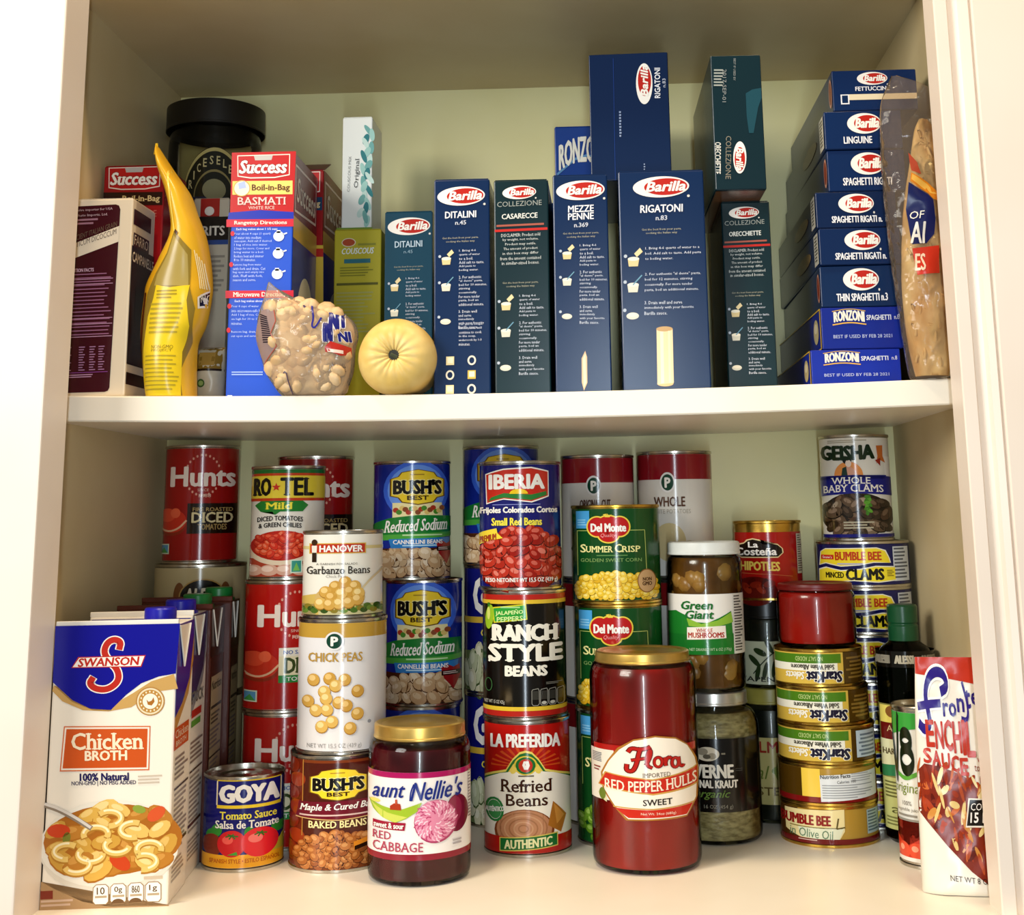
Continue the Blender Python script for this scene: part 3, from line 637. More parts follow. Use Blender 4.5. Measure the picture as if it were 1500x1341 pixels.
def a_nutri(A):
    A.fr(785, 245, 880, 1045); A.B(540, 880, 660, 1045, '#4a3208', 2).B(660, 880, 750, 1045, '#eec84a', 2).B(540, 1018, 1030, 1045, '#7a1212', 3)
    A.P([(748, 912), (1018, 896), (1018, 1022), (750, 1040)], '#dfe2e2', 4).T('Nutrition Facts', 752, 908, 895, 926, '#26221c', 6, bold=.03, slope=-6).T('Calories 100', 830, 936, 920, 950, '#3a3630', 6, slope=-3); A.G(758, 958, 1010, 1030, 6, '#9a9ea0', 5, .4); A.G(900, 905, 1008, 950, 4, '#a4a8aa', 5, .4)
def a_olive(A):
    A.fr(790, 240, 1065, 1250); A.B(555, 1065, 640, 1250, '#4a2a0a', 2)
    A.P([(578, 1075), (862, 1062), (860, 1180), (830, 1232), (650, 1222), (580, 1190)], '#e8d69a', 3).T('BUMBLE BEE', 560, 1098, 794, 1150, '#8a1414', 6, bold=.05, se=1).B(600, 1160, 850, 1166, '#8a7a3a', 4).P([(640, 1166), (858, 1160), (830, 1228), (650, 1218)], '#dfe0c0', 4).T('in Olive Oil', 600, 1172, 804, 1218, '#5a7a5a', 6, shear=.1, slope=10)
    A.S([(832, 1110), (822, 1165), (860, 1158)], 7, '#5a4a1a', 6); A.B(555, 1222, 1030, 1250, '#6a0e0e', 5).G(640, 1228, 760, 1238, 1, '#d8b0a0', 6); A.B(968, 1075, 1024, 1205, '#a8c0c4', 4); A.G(972, 1082, 1020, 1200, 7, '#5a707a', 5)

# ---------------------------------------------------------------- cans on the bottom board
can('tomato_sauce_can', 'small navy tomato sauce can with tomatoes pictured, in front beside the broth cartons', -.2377, .106, 0, .0757, .0348, a_goya, NV)
# pairs of beans and chick peas in the front stack
can('baked_beans_can', 'dark red baked beans can with yellow shield, under the white chick peas can', -.1565, .108, 0, .0925, .0411, a_baked, '#6a200c', yaw=-.03)
can('chickpea_can', 'tall white chick peas can with gold band, resting on the baked beans can', -.1538, .108, .0925, .2042, .0393, a_chick, '#e6e2e0', bands=[(.885, 1, '#c4993a')])
can('garbanzo_can', 'small white garbanzo beans can with a red name bar, topmost of its stack', -.1546, .108, .2042, .2792, .0361, a_hanover, '#ece7d8')
G1 = 'red tomato cans stacked behind the small navy can'
can('diced_tomato_can', 'red diced tomatoes can on the board, directly behind the small navy can', -.221, .179, 0, .117, .0387, hunts('', 1), RD, yaw=.22, group=G1)
can('diced_tomato_can', 'middle red diced tomatoes can, under the can with the yellow star band', -.2223, .179, .117, .234, .0387, hunts('', 1), RD, yaw=.24, group=G1)
can('tomato_chili_can', 'slim can of diced tomatoes and green chilies with yellow band and red star', -.2225, .179, .234, .3392, .0353, a_rotel, '#e9e2d4')
can('artichoke_can', 'wide tan can hidden behind the broth cartons, bottom of the corner stack', -.3275, .2525, 0, .1238, .0455, None, metal=TIN, bands=[(0, 1, '#b9a578')])
can('artichoke_can', 'wide tan can with black oval badge, behind the broth cartons', -.3275, .2525, .1238, .2476, .0455, a_alessi, '#bfab7c', yaw=.05)
can('fire_roasted_tomato_can', 'dim red diced tomatoes can on the wide tan can, in the shelf corner', -.3295, .2535, .2476, .3640, .0375, hunts('FIRE ROASTED', 0), '#9c1410')
for z in (0, .1172): can('diced_tomato_can', 'red tomato can hidden at the back behind the stack topped by the star band can', -.2135, .2585, z, z + .1172, .0387, None, bands=[(0, 1, RD)], group='hidden red tomato cans')
can('fire_roasted_tomato_can', 'dim red tomato can at the back, half hidden by the can with the star band', -.2135, .2585, .2344, .3515, .0390, hunts('FIRE ROASTED', 0), '#9c1410')
G2 = 'blue cannellini bean cans'
can('cannellini_can', 'blue bean can at the bottom, hidden behind the dark red cabbage jar', -.100, .226, 0, .1145, .0380, a_bush, '#12268a', group=G2, yaw=-.1)
can('cannellini_can', 'blue bean can with yellow shield and red heart badge, just above the red cabbage jar', -.098, .228, .1145, .2302, .0379, a_bush, '#12268a', group=G2, yaw=-.16)
can('cannellini_can', 'blue bean can with yellow shield, topmost of the stack behind the chick peas', -.1102, .228, .2302, .3436, .0385, a_bush, '#12268a', group=G2, yaw=.06)
can('white_bean_can', 'navy bean can hidden at the back behind the refried beans, bottom of its stack', -.0235, .2605, 0, .121, .0388, a_goya2, NV)
can('white_bean_can', 'navy bean can at the back, mostly hidden by the black beans can with red rims', -.0235, .2605, .121, .2422, .0388, a_goya2, NV, yaw=.0)
can('cannellini_can', 'blue bean can at the back near the shelf, half hidden by the red beans can', -.0240, .2600, .2422, .3585, .0390, a_bush, '#12268a', group=G2)
can('refried_beans_can', 'red refried beans can with green ribbon, bottom of the middle front stack', .0062, .152, 0, .1125, .0392, a_refried, RD)
can('ranch_beans_can', 'black beans can with red and yellow rims, middle of the centre stack', .0050, .152, .1125, .2235, .0388, a_ranch, '#0d0b08', bands=[(0, .045, '#b3241a'), (.955, 1, '#b3241a'), (.045, .078, '#e0bc34'), (.922, .955, '#e0bc34')])
can('red_beans_can', 'navy can of small red beans with red name shield, top of the centre stack', .0022, .152, .2235, .3385, .0384, a_iberia, '#141868')
for X, lab in ((.0742, 'green beans can'), (.1523, 'potato can')):
    for z in (0, .113): can('vegetable_can', 'white store-label can hidden at the back under the white ' + lab, X, .2615, z, z + .113, .0376, None, bands=[(0, 1, '#d8d2c8'), (.8, 1, '#7a1418')], group='hidden white cans under the ' + lab)
can('vegetable_can', 'white can with maroon band reading original cut, behind the green corn cans', .0742, .2615, .226, .3476, .0374, publix('ORIGINAL CUT', 'GREEN BEANS', 0), '#dcd6cc', bands=[(.79, 1, '#8c1620')], yaw=.05)
can('vegetable_can', 'white can with maroon band and a potato, behind the white-lidded mushroom jar', .1523, .2615, .226, .3501, .0382, publix('WHOLE', 'WHITE POTATOES', 1), '#dcd6cc', bands=[(.79, 1, '#8c1620')], yaw=-.03)
can('peas_can', 'tall green vegetable can on the board, mostly hidden behind the red pepper jar', .0904, .182, 0, .1155, .0408, a_veg, '#0f481c')
can('corn_can', 'lower green sweet corn can, cut off below by the red pepper jar', .0913, .182, .1155, .2085, .0416, a_corn, '#0f481c', metal=TIN_GOLD)
can('corn_can', 'upper green sweet corn can with round non-GMO badge, top of its stack', .0909, .182, .2085, .2978, .0422, a_corn, '#0f481c', metal=TIN_GOLD)
can('chipotle_can', 'small red chipotles can with black badge, on the olive spread jar at the back', .2425, .2575, .2045, .2805, .0338, a_costena, '#a5140e', metal=TIN_GOLD, lab=(.0035, .011))
G3 = 'flat navy clam cans in the corner stack'
for k in range(6):
    lab = ['flat clam can at the bottom of the corner stack, hidden', 'flat clam can second from the bottom of the corner stack, hidden', 'flat clam can third from the bottom of the corner stack, mostly hidden', 'flat navy clam can third from the top, beside the dark bottle neck', 'flat navy and yellow minced clams can, second in the stack under the tall clam can', 'flat navy and yellow minced clams can, directly under the tall white clam can'][k]
    can('minced_clam_can', lab, .3345 - .0018 * (5 - k) * (k % 2), .25, k * .0433, (k + 1) * .0433, .0455, a_clams, '#10144e', yaw=(.02, -.05)[k % 2], group=G3, lab=(.003, .003))
can('baby_clam_can', 'tall white and blue whole baby clams can on the stack of flat clam cans', .3318, .25, .2598, .3625, .0347, a_geisha, '#e9e4d8', yaw=-.03)
G4 = 'flat gold tuna cans in one stack'
tz = [0, .0343, .0686, .1011, .1340, .1668]
tl = ['gold tuna can in olive oil with red band, bottom of the tuna stack', 'gold tuna can showing its white nutrition panel, second from the bottom', 'gold tuna can turned upside down, with the nutrition-panel can under it', 'gold tuna can turned upside down, middle one of three alike', 'gold tuna can turned upside down, directly under the small red jar']
for k, (a, R, X) in enumerate(((a_olive, .0442, .2781), (a_nutri, .0445, .2782), (a_starkist2, .0440, .2792), (a_starkist, .0420, .2774), (a_starkist, .0404, .2755))):
    can('tuna_can', tl[k], X, .183, tz[k], tz[k + 1], R, a, ('#b08a34', '#b08a34', '#8a661c', '#8a661c', '#8a661c')[k], yaw=(0, 0, -.06, 0, 0)[k], group=G4, metal=TIN_GOLD, flip=k > 1, lab=(.003, .003))

# ---------------------------------------------------------------- jars
def jar(name, label, X, Y, z0, prof, fill, fill_mat, lid, lid_mat, art=None, lab=None, yaw=0, inner=.0022, extra=None, bands=(), base=None, ang=None, cat='jar', group=None, lid_name='lid', glass=None):
    """a glass jar: clear wall, its contents, a lug lid with a knurled edge and a label"""
    t = thing(name, label, cat, (X, Y, z0), face_yaw(X, Y) + yaw, group)
    Mesh().lathe([(0, .001)] + prof, glass or GLASS, 64).obj('glass_body', t, 40)
    m = Mesh(); q = [(max(r - inner, 0), max(z, .004)) for r, z in prof if z <= fill]
    m.lathe([(0, q[0][1])] + q + [(0, q[-1][1])], fill_mat, 56); 
    if extra: extra(m)
    m.obj('contents', t, 40)
    r, za, zb = lid; k = Mesh(); n = 72; p = []
    k.lathe([(r - .0006, za), (r, za + .0007), (r, za + .002), (r - .0004, za + .0026), (r - .0004, zb - .0026), (r - .0006, zb - .001), (r - .0022, zb), (r * .86, zb - .0004), (r * .83, zb - .0012), (r * .4, zb - .0012), (r * .36, zb - .0006), (0, zb - .0006)], lid_mat, n)
    k.obj(lid_name, t, 30)
    if art: cyl_label(t, lab[0], lab[1], lab[2], art, base, ang, bands=bands)
    return t
def rnd(r, h, sh, neck, top, foot=.006):
    """profile of a round jar: foot, straight wall, shoulder, neck"""
    p = [(r - foot, 0), (r - foot * .45, foot * .2), (r - foot * .1, foot * .6), (r, foot * 1.2), (r, h)]
    for i in range(1, 7):
        a = PI / 2 * i / 6; p.append((neck + (r - neck) * math.cos(a), h + (sh - h) * math.sin(a)))
    return p + [(neck, top)]
def a_nellie(A):
    A.fr(1178, 262, 620, 1075)
    A.T('aunt', 948, 690, 1108, 752, '#1c2c7c', 6, shear=.35, bold=.03, slope=-6).T("Nellie's", 1135, 664, 1388, 762, '#1c2c7c', 6, shear=.35, bold=.02, slope=-8)
    A.S([(1150, 680), (1135, 720), (1132, 765)], 7, '#1c2c7c', 6, 2)
    A.P([(928, 772), (1000, 800), (1080, 815), (1190, 775), (1170, 820), (1110, 860), (1060, 882), (1000, 860), (950, 820)], '#9ab82e', 3).P([(940, 785), (1020, 830), (1120, 850), (1060, 880), (990, 855)], '#c8d05a', 3.4).E(960, 775, 26, 10, '#e8d86a', 3.2)
    A.P([(1035, 815), (1035, 795), (1055, 780), (1085, 782), (1090, 815)], '#a8381c', 4).B(1060, 760, 1070, 785, '#b84a2a', 4)
    A.E(1362, 850, 58, 98, '#6e1430', 3).E(1350, 830, 36, 70, '#8a2444', 3.3)
    A.E(1258, 878, 106, 112, '#a83a62', 3.8).E(1255, 874, 100, 106, '#dc88a4', 4.1)
    for k in range(70):
        a = k * 2.4; q = 12 + 82 * math.sqrt((k % 70) / 70); x, y = 1255 + q * math.cos(a), 874 + q * 1.04 * math.sin(a)
        A.S([(x + 17 * math.cos(a + 1.2 + j), y + 17 * math.sin(a + 1.2 + j)) for j in (-.8, 0, .8)], 6, ('#f4d0dc', '#b8406c', '#f0b4c8')[k % 3], 4.5 + k * .01)
    A.P([(950, 876), (1112, 880), (1106, 920), (950, 916)], '#9a1634', 4).T('sweet & sour', 956, 884, 1102, 912, WH, 6, bold=.04)
    A.T('RED', 952, 930, 1040, 970, '#a83250', 6, bold=.01, se=1).T('CABBAGE', 952, 982, 1196, 1030, '#a83250', 6, bold=.01, se=1); A.G(1340, 985, 1400, 1020, 2, '#b0a8a8', 5); A.G(1418, 640, 1432, 900, 16, '#8a7a7a', 5)
DKRED = noisy('dark_cabbage_brine', '#3c0510', '#5a0a18', 30, .22, .05)
jar('cabbage_jar', 'short jar of dark red cabbage with gold lid and white label, in front', -.0787, .064, 0, rnd(.0425, .096, .1095, .0365, .1165), .104, DKRED, (.0384, .1095, .1212), GOLD_LID, a_nellie, (.0427, .0205, .087), base='#efe9e4', bands=[(0, .07, '#8a1028'), (.935, 1, '#a8145a')])
def a_flora(A):
    A.fr(790, 235, 335, 1275)
    A.B(562, 680, 660, 935, '#e4dccb', 2).B(575, 652, 1005, 690, '#a81a14', 1.6).G(570, 700, 612, 750, 6, '#6a6a70', 4); A.G(575, 770, 605, 800, 2, '#8a3a3a', 4)
    def tag(e, c, l): A.P([(612 - e, 800), (640 - e, 735), (685 - e, 672 - e), (745, 625 - e), (835, 607 - e), (920, 622 - e), (968, 662 - e), (1000 + e, 735), (1010 + e, 800), (1000 + e, 935), (985 + e, 960), (958, 1012 + e), (715 - e, 1018 + e), (662 - e, 958), (618 - e, 880)], c, l)
    tag(8, '#a8702a', 3); tag(0, '#f1e7d6', 3.5)
    A.P([(592, 862), (622, 790), (820, 818), (1012, 770), (1010, 868), (820, 898), (640, 872)], '#c89a4a', 4).P([(597, 858), (626, 796), (820, 824), (1010, 778), (1008, 860), (820, 890), (640, 866)], '#c22a1a', 4.3)
    A.T('RED PEPPER HULLS', 622, 812, 1004, 866, '#f4e2cc', 6, slope=-24, arc=-14, bold=.015, se=1)
    A.P([(660, 966), (820, 972), (985, 958), (958, 1008), (716, 1012)], '#c22a1a', 4.3).S([(655, 960), (820, 968), (990, 953)], 6, '#c89a4a', 4.6)
    A.T('IMPORTED', 780, 786, 894, 808, '#5a4a3a', 6, slope=-4, se=1).T('SWEET', 778, 918, 898, 948, '#2c241c', 6, bold=.03, slope=-5, se=1).T('Net Wt. 24oz (680g)', 768, 984, 912, 1000, '#f0d8c0', 6)
    red = '#b01c14'
    for c, wd, l in (('#5a0c08', 23, 6), (red, 15, 6.6)):
        A.S([(715, 745), (712, 775), (738, 780), (755, 745), (765, 690), (775, 660)], wd, c, l, 2).S([(722, 680), (735, 660), (770, 668), (800, 662), (812, 655)], wd, c, l + .1, 2).S([(735, 722), (768, 716), (790, 712)], wd * .8, c, l + .2, 1)
        A.S([(795, 745), (815, 700), (815, 665), (800, 690), (798, 750), (818, 760)], wd * .8, c, l + .3, 2); A.O(845, 732, 16, 24, wd * .7, c, l + .4, 20)
        A.S([(872, 712), (876, 758), (874, 730), (888, 708), (898, 716)], wd * .8, c, l + .5, 1); A.O(915, 740, 14, 24, wd * .7, c, l + .6, 20).S([(930, 715), (932, 755), (945, 765), (950, 755)], wd * .7, c, l + .7, 1)
    A.E(844, 733, 9, 16, '#e8d8b8', 7.6)
    A.P([(590, 900), (625, 905), (628, 945), (600, 925)], '#d8cfa0', 4.5).E(610, 905, 14, 30, '#6a7a2a', 4.8)
PEPPER = noisy('red_pepper_flesh', '#560605', '#b41a12', 15, .22, .08, stretch=(1, 1, .25))
def hulls(m):
    for k in range(9):
        a = k * 2.1; m.ball((.030 * math.cos(a), .030 * math.sin(a), .04 + .010 * k), (.0128, .0128, .036), PEPPER, 14, .2 * math.sin(k * 3))
jar('pepper_jar', 'tall jar of red pepper hulls with gold lid and cream arched label', .1107, .097, 0, rnd(.0461, .150, .1655, .0395, .1695, .007), .163, PEPPER, (.0412, .1640, .1736), GOLD_LID, a_flora, (.0463, .004, .150), extra=hulls)
def a_gg(A):
    A.fr(783, 187, 790, 1085)
    A.P([(597, 1085), (597, 880), (640, 870), (680, 890), (720, 925), (790, 930), (850, 905), (905, 875), (912, 1085)], '#1e7a28', 2).P([(690, 905), (760, 935), (840, 918), (905, 880), (912, 930), (800, 955), (700, 945)], '#8ab83a', 2.6).B(597, 985, 912, 1085, '#1a7026', 3)
    A.T('Green', 668, 824, 816, 864, '#1a6a28', 6, shear=.2, bold=.05).T('Giant', 686, 870, 820, 910, '#1a6a28', 6, shear=.2, bold=.05)
    A.P([(692, 952), (874, 945), (876, 1006), (690, 1012)], '#efe6da', 5).T('WHOLE', 736, 957, 812, 975, '#b8402c', 6, bold=.03).T('MUSHROOMS', 697, 977, 866, 1002, '#a8281c', 6, bold=.05)
    A.T('NET DRAINED WT 6 OZ (170g)', 700, 1052, 898, 1070, '#b8d0a8', 6); A.B(913, 790, 962, 1085, '#dcdad0', 3); A.G(918, 800, 958, 1078, 20, '#5c5a54', 4)
BRINE = noisy('mushroom_brine', '#4a2c0c', '#6e4516', 40, .2, .05)
MUSH = noisy('mushroom_flesh', '#8a5a22', '#b98a44', 30, .3, .05)
def mush(m):
    random.seed(3)
    for k in range(40): a = random.random() * 6.3; m.ball((.0226 * math.cos(a), .0226 * math.sin(a), .012 + .096 * random.random()), (.0118, .0118, .0098), MUSH, 12, a)
jar('mushroom_jar', 'jar of whole mushrooms with white lid and green label, on the silver-lidded kraut jar', .1737, .188, .1283, rnd(.0351, .112, .121, .0320, .1255), .120, BRINE, (.0345, .1225, .1342), noisy('white_lid', '#dfe2dc', '#eceee8', 20, .35), a_gg, (.0353, .034, .0875), base='#ece8e0', extra=mush, inner=.004)
def a_kraut(A):
    A.fr(231, 215, 755, 1125)
    A.E(193, 832, 56, 36, '#cfc6b0', 3); A.E(170, 820, 26, 18, '#8a8270', 4).E(215, 842, 20, 16, '#9a917c', 4).E(190, 845, 18, 12, '#5a5548', 4.4).B(258, 826, 276, 834, '#8a8472', 3)
    A.T('CAVERNE', 50, 886, 309, 952, '#e6e0d0', 6, bold=.05).T('ARTISANAL KRAUT', 46, 964, 328, 1002, '#e6e0d0', 6, bold=.05).T('organic', 128, 1014, 292, 1062, '#5c7a34', 6, shear=.35, bold=.02).T('16 OZ (454 g)', 170, 1086, 303, 1110, '#8a8676', 6); A.G(320, 905, 360, 925, 2, '#3a3834', 5)
KRAUT = noisy('shredded_kraut', '#7a6a40', '#b3a270', 130, .4, .5, detail=6, stretch=(1, 1, 2.5))
jar('kraut_jar', 'jar of pale kraut with silver lid and black label, behind the pepper jar', .1778, .188, 0, rnd(.0405, .094, .113, .0300, .1175), .112, KRAUT, (.0312, .1165, .1283), noisy('silver_lid', '#b9b6ac', '#d0cdc4', 40, .3, 0, .8), a_kraut, (.0407, .0285, .0905), base='#0b0a08')
RSAUCE = noisy('red_pimiento', '#8a0c08', '#a81a0e', 18, .25, .05)
jar('pimiento_jar', 'small squat red jar with dark red lid, on top of the gold tuna cans', .2760, .183, .1668, rnd(.0362, .043, .0492, .0335, .052), .0495, RSAUCE, (.0348, .0505, .0568), noisy('red_lid', '#5c0a08', '#74100c', 20, .35))
def a_tap(A):
    A.fr(0, 1, 0, 1); A.T('TAPENADE', -.95, .82, .95, .93, '#2a2c26', 6, bold=.04); A.S([(-.5, .75), (-.2, .5), (.2, .25), (.7, .08)], .03, '#22301c', 4, 2)
    for x, y, a in ((-.45, .45, .6), (-.1, .68, -1.2), (-.25, .25, .3), (.05, .1, .9), (.35, .5, -.9), (.5, .3, -.3), (.7, .22, .2), (-.35, .72, 1.9), (.2, .62, -1.3)): A.E(x, y, .22, .075, '#26361c', 5, rot=a)
DKOL = noisy('dark_olive_paste', '#0c0e08', '#1a1c10', 50, .3, .1)
jar('olive_spread_jar', 'dark slim jar with olive branch label, at the back under the small chipotles can', .2375, .2575, .1222, rnd(.0277, .058, .066, .0255, .069), .066, DKOL, (.0272, .0645, .0823), noisy('black_lid', '#0c0c0a', '#161612', 20, .3), a_tap, (.0279, .004, .044), base='#b9bda0', ang=1.2)
def a_dark(A):
    A.fr(0, 1, 0, 1); A.T('ALMA', -.75, .06, .55, .22, '#8a2418', 6, bold=.05).T('al', -.5, .42, -.1, .62, '#5c6a2a', 6, shear=.3).T('ESTEPA', -.7, .74, .75, .86, '#5a4a24', 6, bold=.03)
    for k in range(6): A.E(.2 + .1 * math.cos(k), .5 + .06 * math.sin(k * 2), .14, .05, '#6a7a2e', 4, rot=k)
jar('olive_jar', 'dark jar with yellowish lid and pale label, bottom of the stack behind the kraut jar', .2375, .2575, 0, rnd(.0295, .092, .106, .0262, .110), .104, DKOL, (.0275, .1075, .1222), noisy('yellow_lid', '#8a8234', '#a89e4a', 20, .35), a_dark, (.0297, .018, .078), base='#b0a468', ang=1.3)
# the dark bottle in the right corner
t = thing('herb_bottle', 'dark green glass bottle with green cap and black collar, behind the tall slim juice can', 'bottle', (.3526, .17, 0), face_yaw(.3526, .17) + .1)
DKG = film('green_glass', '#3a5a34', .2, .04)
Mesh().lathe([(0, .001), (.022, 0), (.0262, .004), (.0263, .150), (.0255, .158), (.021, .166), (.0150, .170), (.0128, .173)], DKG, 56).obj('glass_body', t, 40)
Mesh().lathe([(0, .004), (.0235, .004), (.0238, .148), (.0225, .155), (0, .155)], noisy('dark_herbs', '#1a200c', '#3a3c1a', 90, .5, .3), 40).obj('contents', t, 40)
k = Mesh(); k.lathe([(.0135, .170), (.0137, .1712), (.0137, .1845), (.0128, .1858), (.0128, .1868), (.0137, .188), (.0137, .202), (.0125, .2035), (0, .2035)], noisy('green_cap_plastic', '#0c3a20', '#124a2a', 20, .3), 48); k.obj('cap', t, 30)
cyl_label(t, .0265, .150, .164, lambda A: A.fr(0, 1, 0, 1).T('ALESSI', -.42, .25, .16, .75, '#b9b09a', 6, bold=.05).T('ALESSI', .42, .25, .92, .75, '#8a8474', 6, bold=.05).T('ALESSI', -.98, .25, -.6, .75, '#8a8474', 6, bold=.05), '#0c0b08', name='collar_print')
def a_bot(A):
    A.fr(290, 120, 450, 950); A.B(175, 455, 300, 525, '#e8d86a', 3).E(215, 480, 22, 24, '#8a5a2a', 4).B(175, 525, 300, 592, '#6a1410', 3).T('AL', 195, 535, 230, 560, '#d8c08a', 5)
    A.P([(172, 592), (300, 592), (300, 705), (235, 690), (172, 700)], '#e0dcb0', 3).T('HARVEST', 178, 628, 262, 652, '#5a4a2a', 5, bold=.03).P([(172, 700), (240, 690), (300, 710), (300, 750), (235, 735), (172, 745)], '#2c7a4a', 3.4).B(172, 745, 300, 950, '#c3c47a', 3); A.G(178, 760, 290, 830, 5, '#6a6a3a', 4); A.T('all', 195, 850, 260, 885, '#5a5a2a', 5); A.G(178, 900, 290, 940, 3, '#7a7a44', 4)
cyl_label(t, .0265, .012, .118, a_bot, '#8f8c4c', ang=1.45)
# the juice can
def a_v8(A):
    A.fr(0, 1, 0, 1); A.P([(-1, 0), (1, 0), (1, .07), (.2, .12), (-.5, .16), (-1, .12)], '#3a9a3a', 3)
    A.S([(-.62, .10), (-.45, .30), (-.34, .46)], .12, '#16200e', 5, taper=(.6, 1.2)).S([(-.34, .46), (-.22, .25), (-.12, .02)], .09, '#16200e', 5)
    for yy, rx, ry in ((.19, .19, .055), (.32, .23, .075)): A.O(.16, yy, rx, ry, .075, '#16200e', 5, 28)
    A.S([(-.25, .42), (.1, .455), (.5, .41)], .03, '#5aa03a', 4.4, 2); A.T('original', -.5, .475, .62, .565, '#7a8a34', 6, shear=.1); A.T('100%', -.12, .60, .25, .63, '#6a655a', 6); A.T('vegetable juice', -.4, .645, .5, .675, '#6a655a', 6); A.G(-.4, .69, .5, .75, 2, '#8a857a', 5, .5, .1)
    A.P([(-1, .99), (-1, .72), (-.55, .84), (0, .90), (.5, .84), (1, .74), (1, .99)], '#c8301a', 4)
    for x in (-.75, -.2, .35, .85): A.E(x, .93, .3, .055, '#dd4a2a', 4.4).E(x - .08, .915, .12, .02, '#f09a7a', 4.8)
    A.B(-1, .975, 1, 1, '#e6e2d6', 5.5)
can('juice_can', 'tall slim white vegetable juice can with a big dark 8, beside the enchilada pouch', .3472, .09, 0, .1270, .0262, a_v8, '#e6e4da', yaw=-.80, lab=(.005, .005), rim=.0014)
# the enchilada sauce pouch
t = thing('sauce_pouch', 'red and white enchilada sauce pouch standing in front of the tall slim juice can', 'pouch', (.3515, .004, 0), 0)
bg = Bag([(0, -.0315, .0335, .014, .014), (.006, -.0315, .0335, .0165, .0165), (.03, -.031, .0335, .014, .014), (.07, -.030, .0335, .0115, .0115), (.115, -.0285, .0335, .009, .009), (.15, -.0265, .0335, .0045, .0045), (.164, -.0255, .0335, .0012, .0012), (.173, -.0252, .0335, .0007, .0007)], 5, .0004, 2, 2.6)
FOIL = noisy('pouch_film', '#e4dccc', '#ece6d8', 12, .26)
m = bg.mesh(FOIL, 56)
A = Art(1, 1); A.q = None
def pq(x, y):   # places on the pouch's own panel, x 0..1 across and y 0 (top) .. 1
    z = .173 * (1 - y); _, l, r, f, b = bg.at(0, z); return (-.0305 + .0645 * x, z)
A.uv = pq
A.P([(0, 0), (1.2, 0), (1.2, .13), (.75, .115), (.4, .09), (0, .07)], '#b8301c', 2)
pur = '#2a1a7a'
for c, wd, l in (('#f4f0ea', .072, 4), (pur, .046, 5)):
    A.S([(.36, .15), (.44, .13), (.42, .075), (.32, .06), (.22, .09), (.17, .16), (.19, .23), (.21, .29), (.14, .32), (.08, .29)], wd, c, l, 2)
    A.S([(.08, .215), (.20, .205), (.34, .20)], wd * .8, c, l + .4, 1)
for t_, x0, x1, y0, y1 in (('r', .37, .43, .20, .255), ('o', .44, .52, .20, .255), ('n', .54, .62, .18, .235), ('t', .64, .70, .145, .22), ('e', .715, .785, .155, .205), ('r', .80, .86, .15, .195), ('a', .88, .96, .145, .19)): A.T(t_, x0, y0, x1, y1, pur, 6, bold=.07)
A.S([(.58, .265), (.65, .275), (.67, .21), (.62, .11)], .022, pur, 5.5, 2)
for k, ch in enumerate('ENCHIL'): A.T(ch, (.15, .255, .36, .465, .572, .618)[k], .275 + .006 * (k % 2), (.15, .255, .36, .465, .572, .618)[k] + (.03 if ch == 'I' else .088), .385 + .008 * k, '#b8321e', 6, bold=.05)
for k, ch in enumerate('SAUCE'): A.T(ch, .10 + k * .105, .395 + .010 * k, .10 + k * .105 + .088, .455 + .012 * k, '#b8321e', 6, bold=.07)
A.T('with roasted', .72, .425, 1.1, .455, '#a8584a', 6, slope=.01).T('tomato + chile', .68, .46, 1.12, .492, '#8a3a2c', 6, slope=.01)
random.seed(11)
A.P([(0, .50), (.1, .46), (.28, .47), (.5, .5), (.8, .56), (1.1, .6), (1.1, .93), (.9, .965), (.74, .955), (.55, .9), (.3, .80), (.08, .70), (0, .66)], '#7a2410', 3)
for k in range(190):
    x, y = random.random() * 1.05, .46 + .5 * random.random()
    if y > .66 + .33 * x or y > .955 - .1 * max(0, x - .75) or y < .465 + .12 * max(0, x - .25): continue
    c = random.choice(['#94300f', '#a84418', '#5a1408', '#c4622a', '#c8863a', '#dcc07a', '#e8d6a0', '#a83a14', '#8a2a10'])
    A.E(x, y, random.uniform(.03, .075), random.uniform(.008, .024), c, 3.2 + (k % 24) * .14, 12, random.uniform(-1.2, 1.2))
A.P([(.58, .60), (.98, .60), (.98, .72), (.52, .72)], '#e8e0d0', 9).P([(.595, .606), (.97, .606), (.97, .713), (.535, .713)], '#14100c', 10).T('COOK', .60, .62, .86, .65, WH, 11.5, shear=.2).T('15 MIN', .58, .66, .94, .70, WH, 11.5, bold=.06, shear=.15)
A.T('NET WT 8 OZ (227g)', .30, .925, .98, .955, '#2a1c14', 8, slope=.02)
def clipx(u, v, e): return bg.front(min(u, .0334), v, e)
m.art(A, clipx, .0025, .004, off=1.0)
m.obj('pouch_print', t, 60)
t.rotation_euler = (-.05, 0, math.radians(-8))

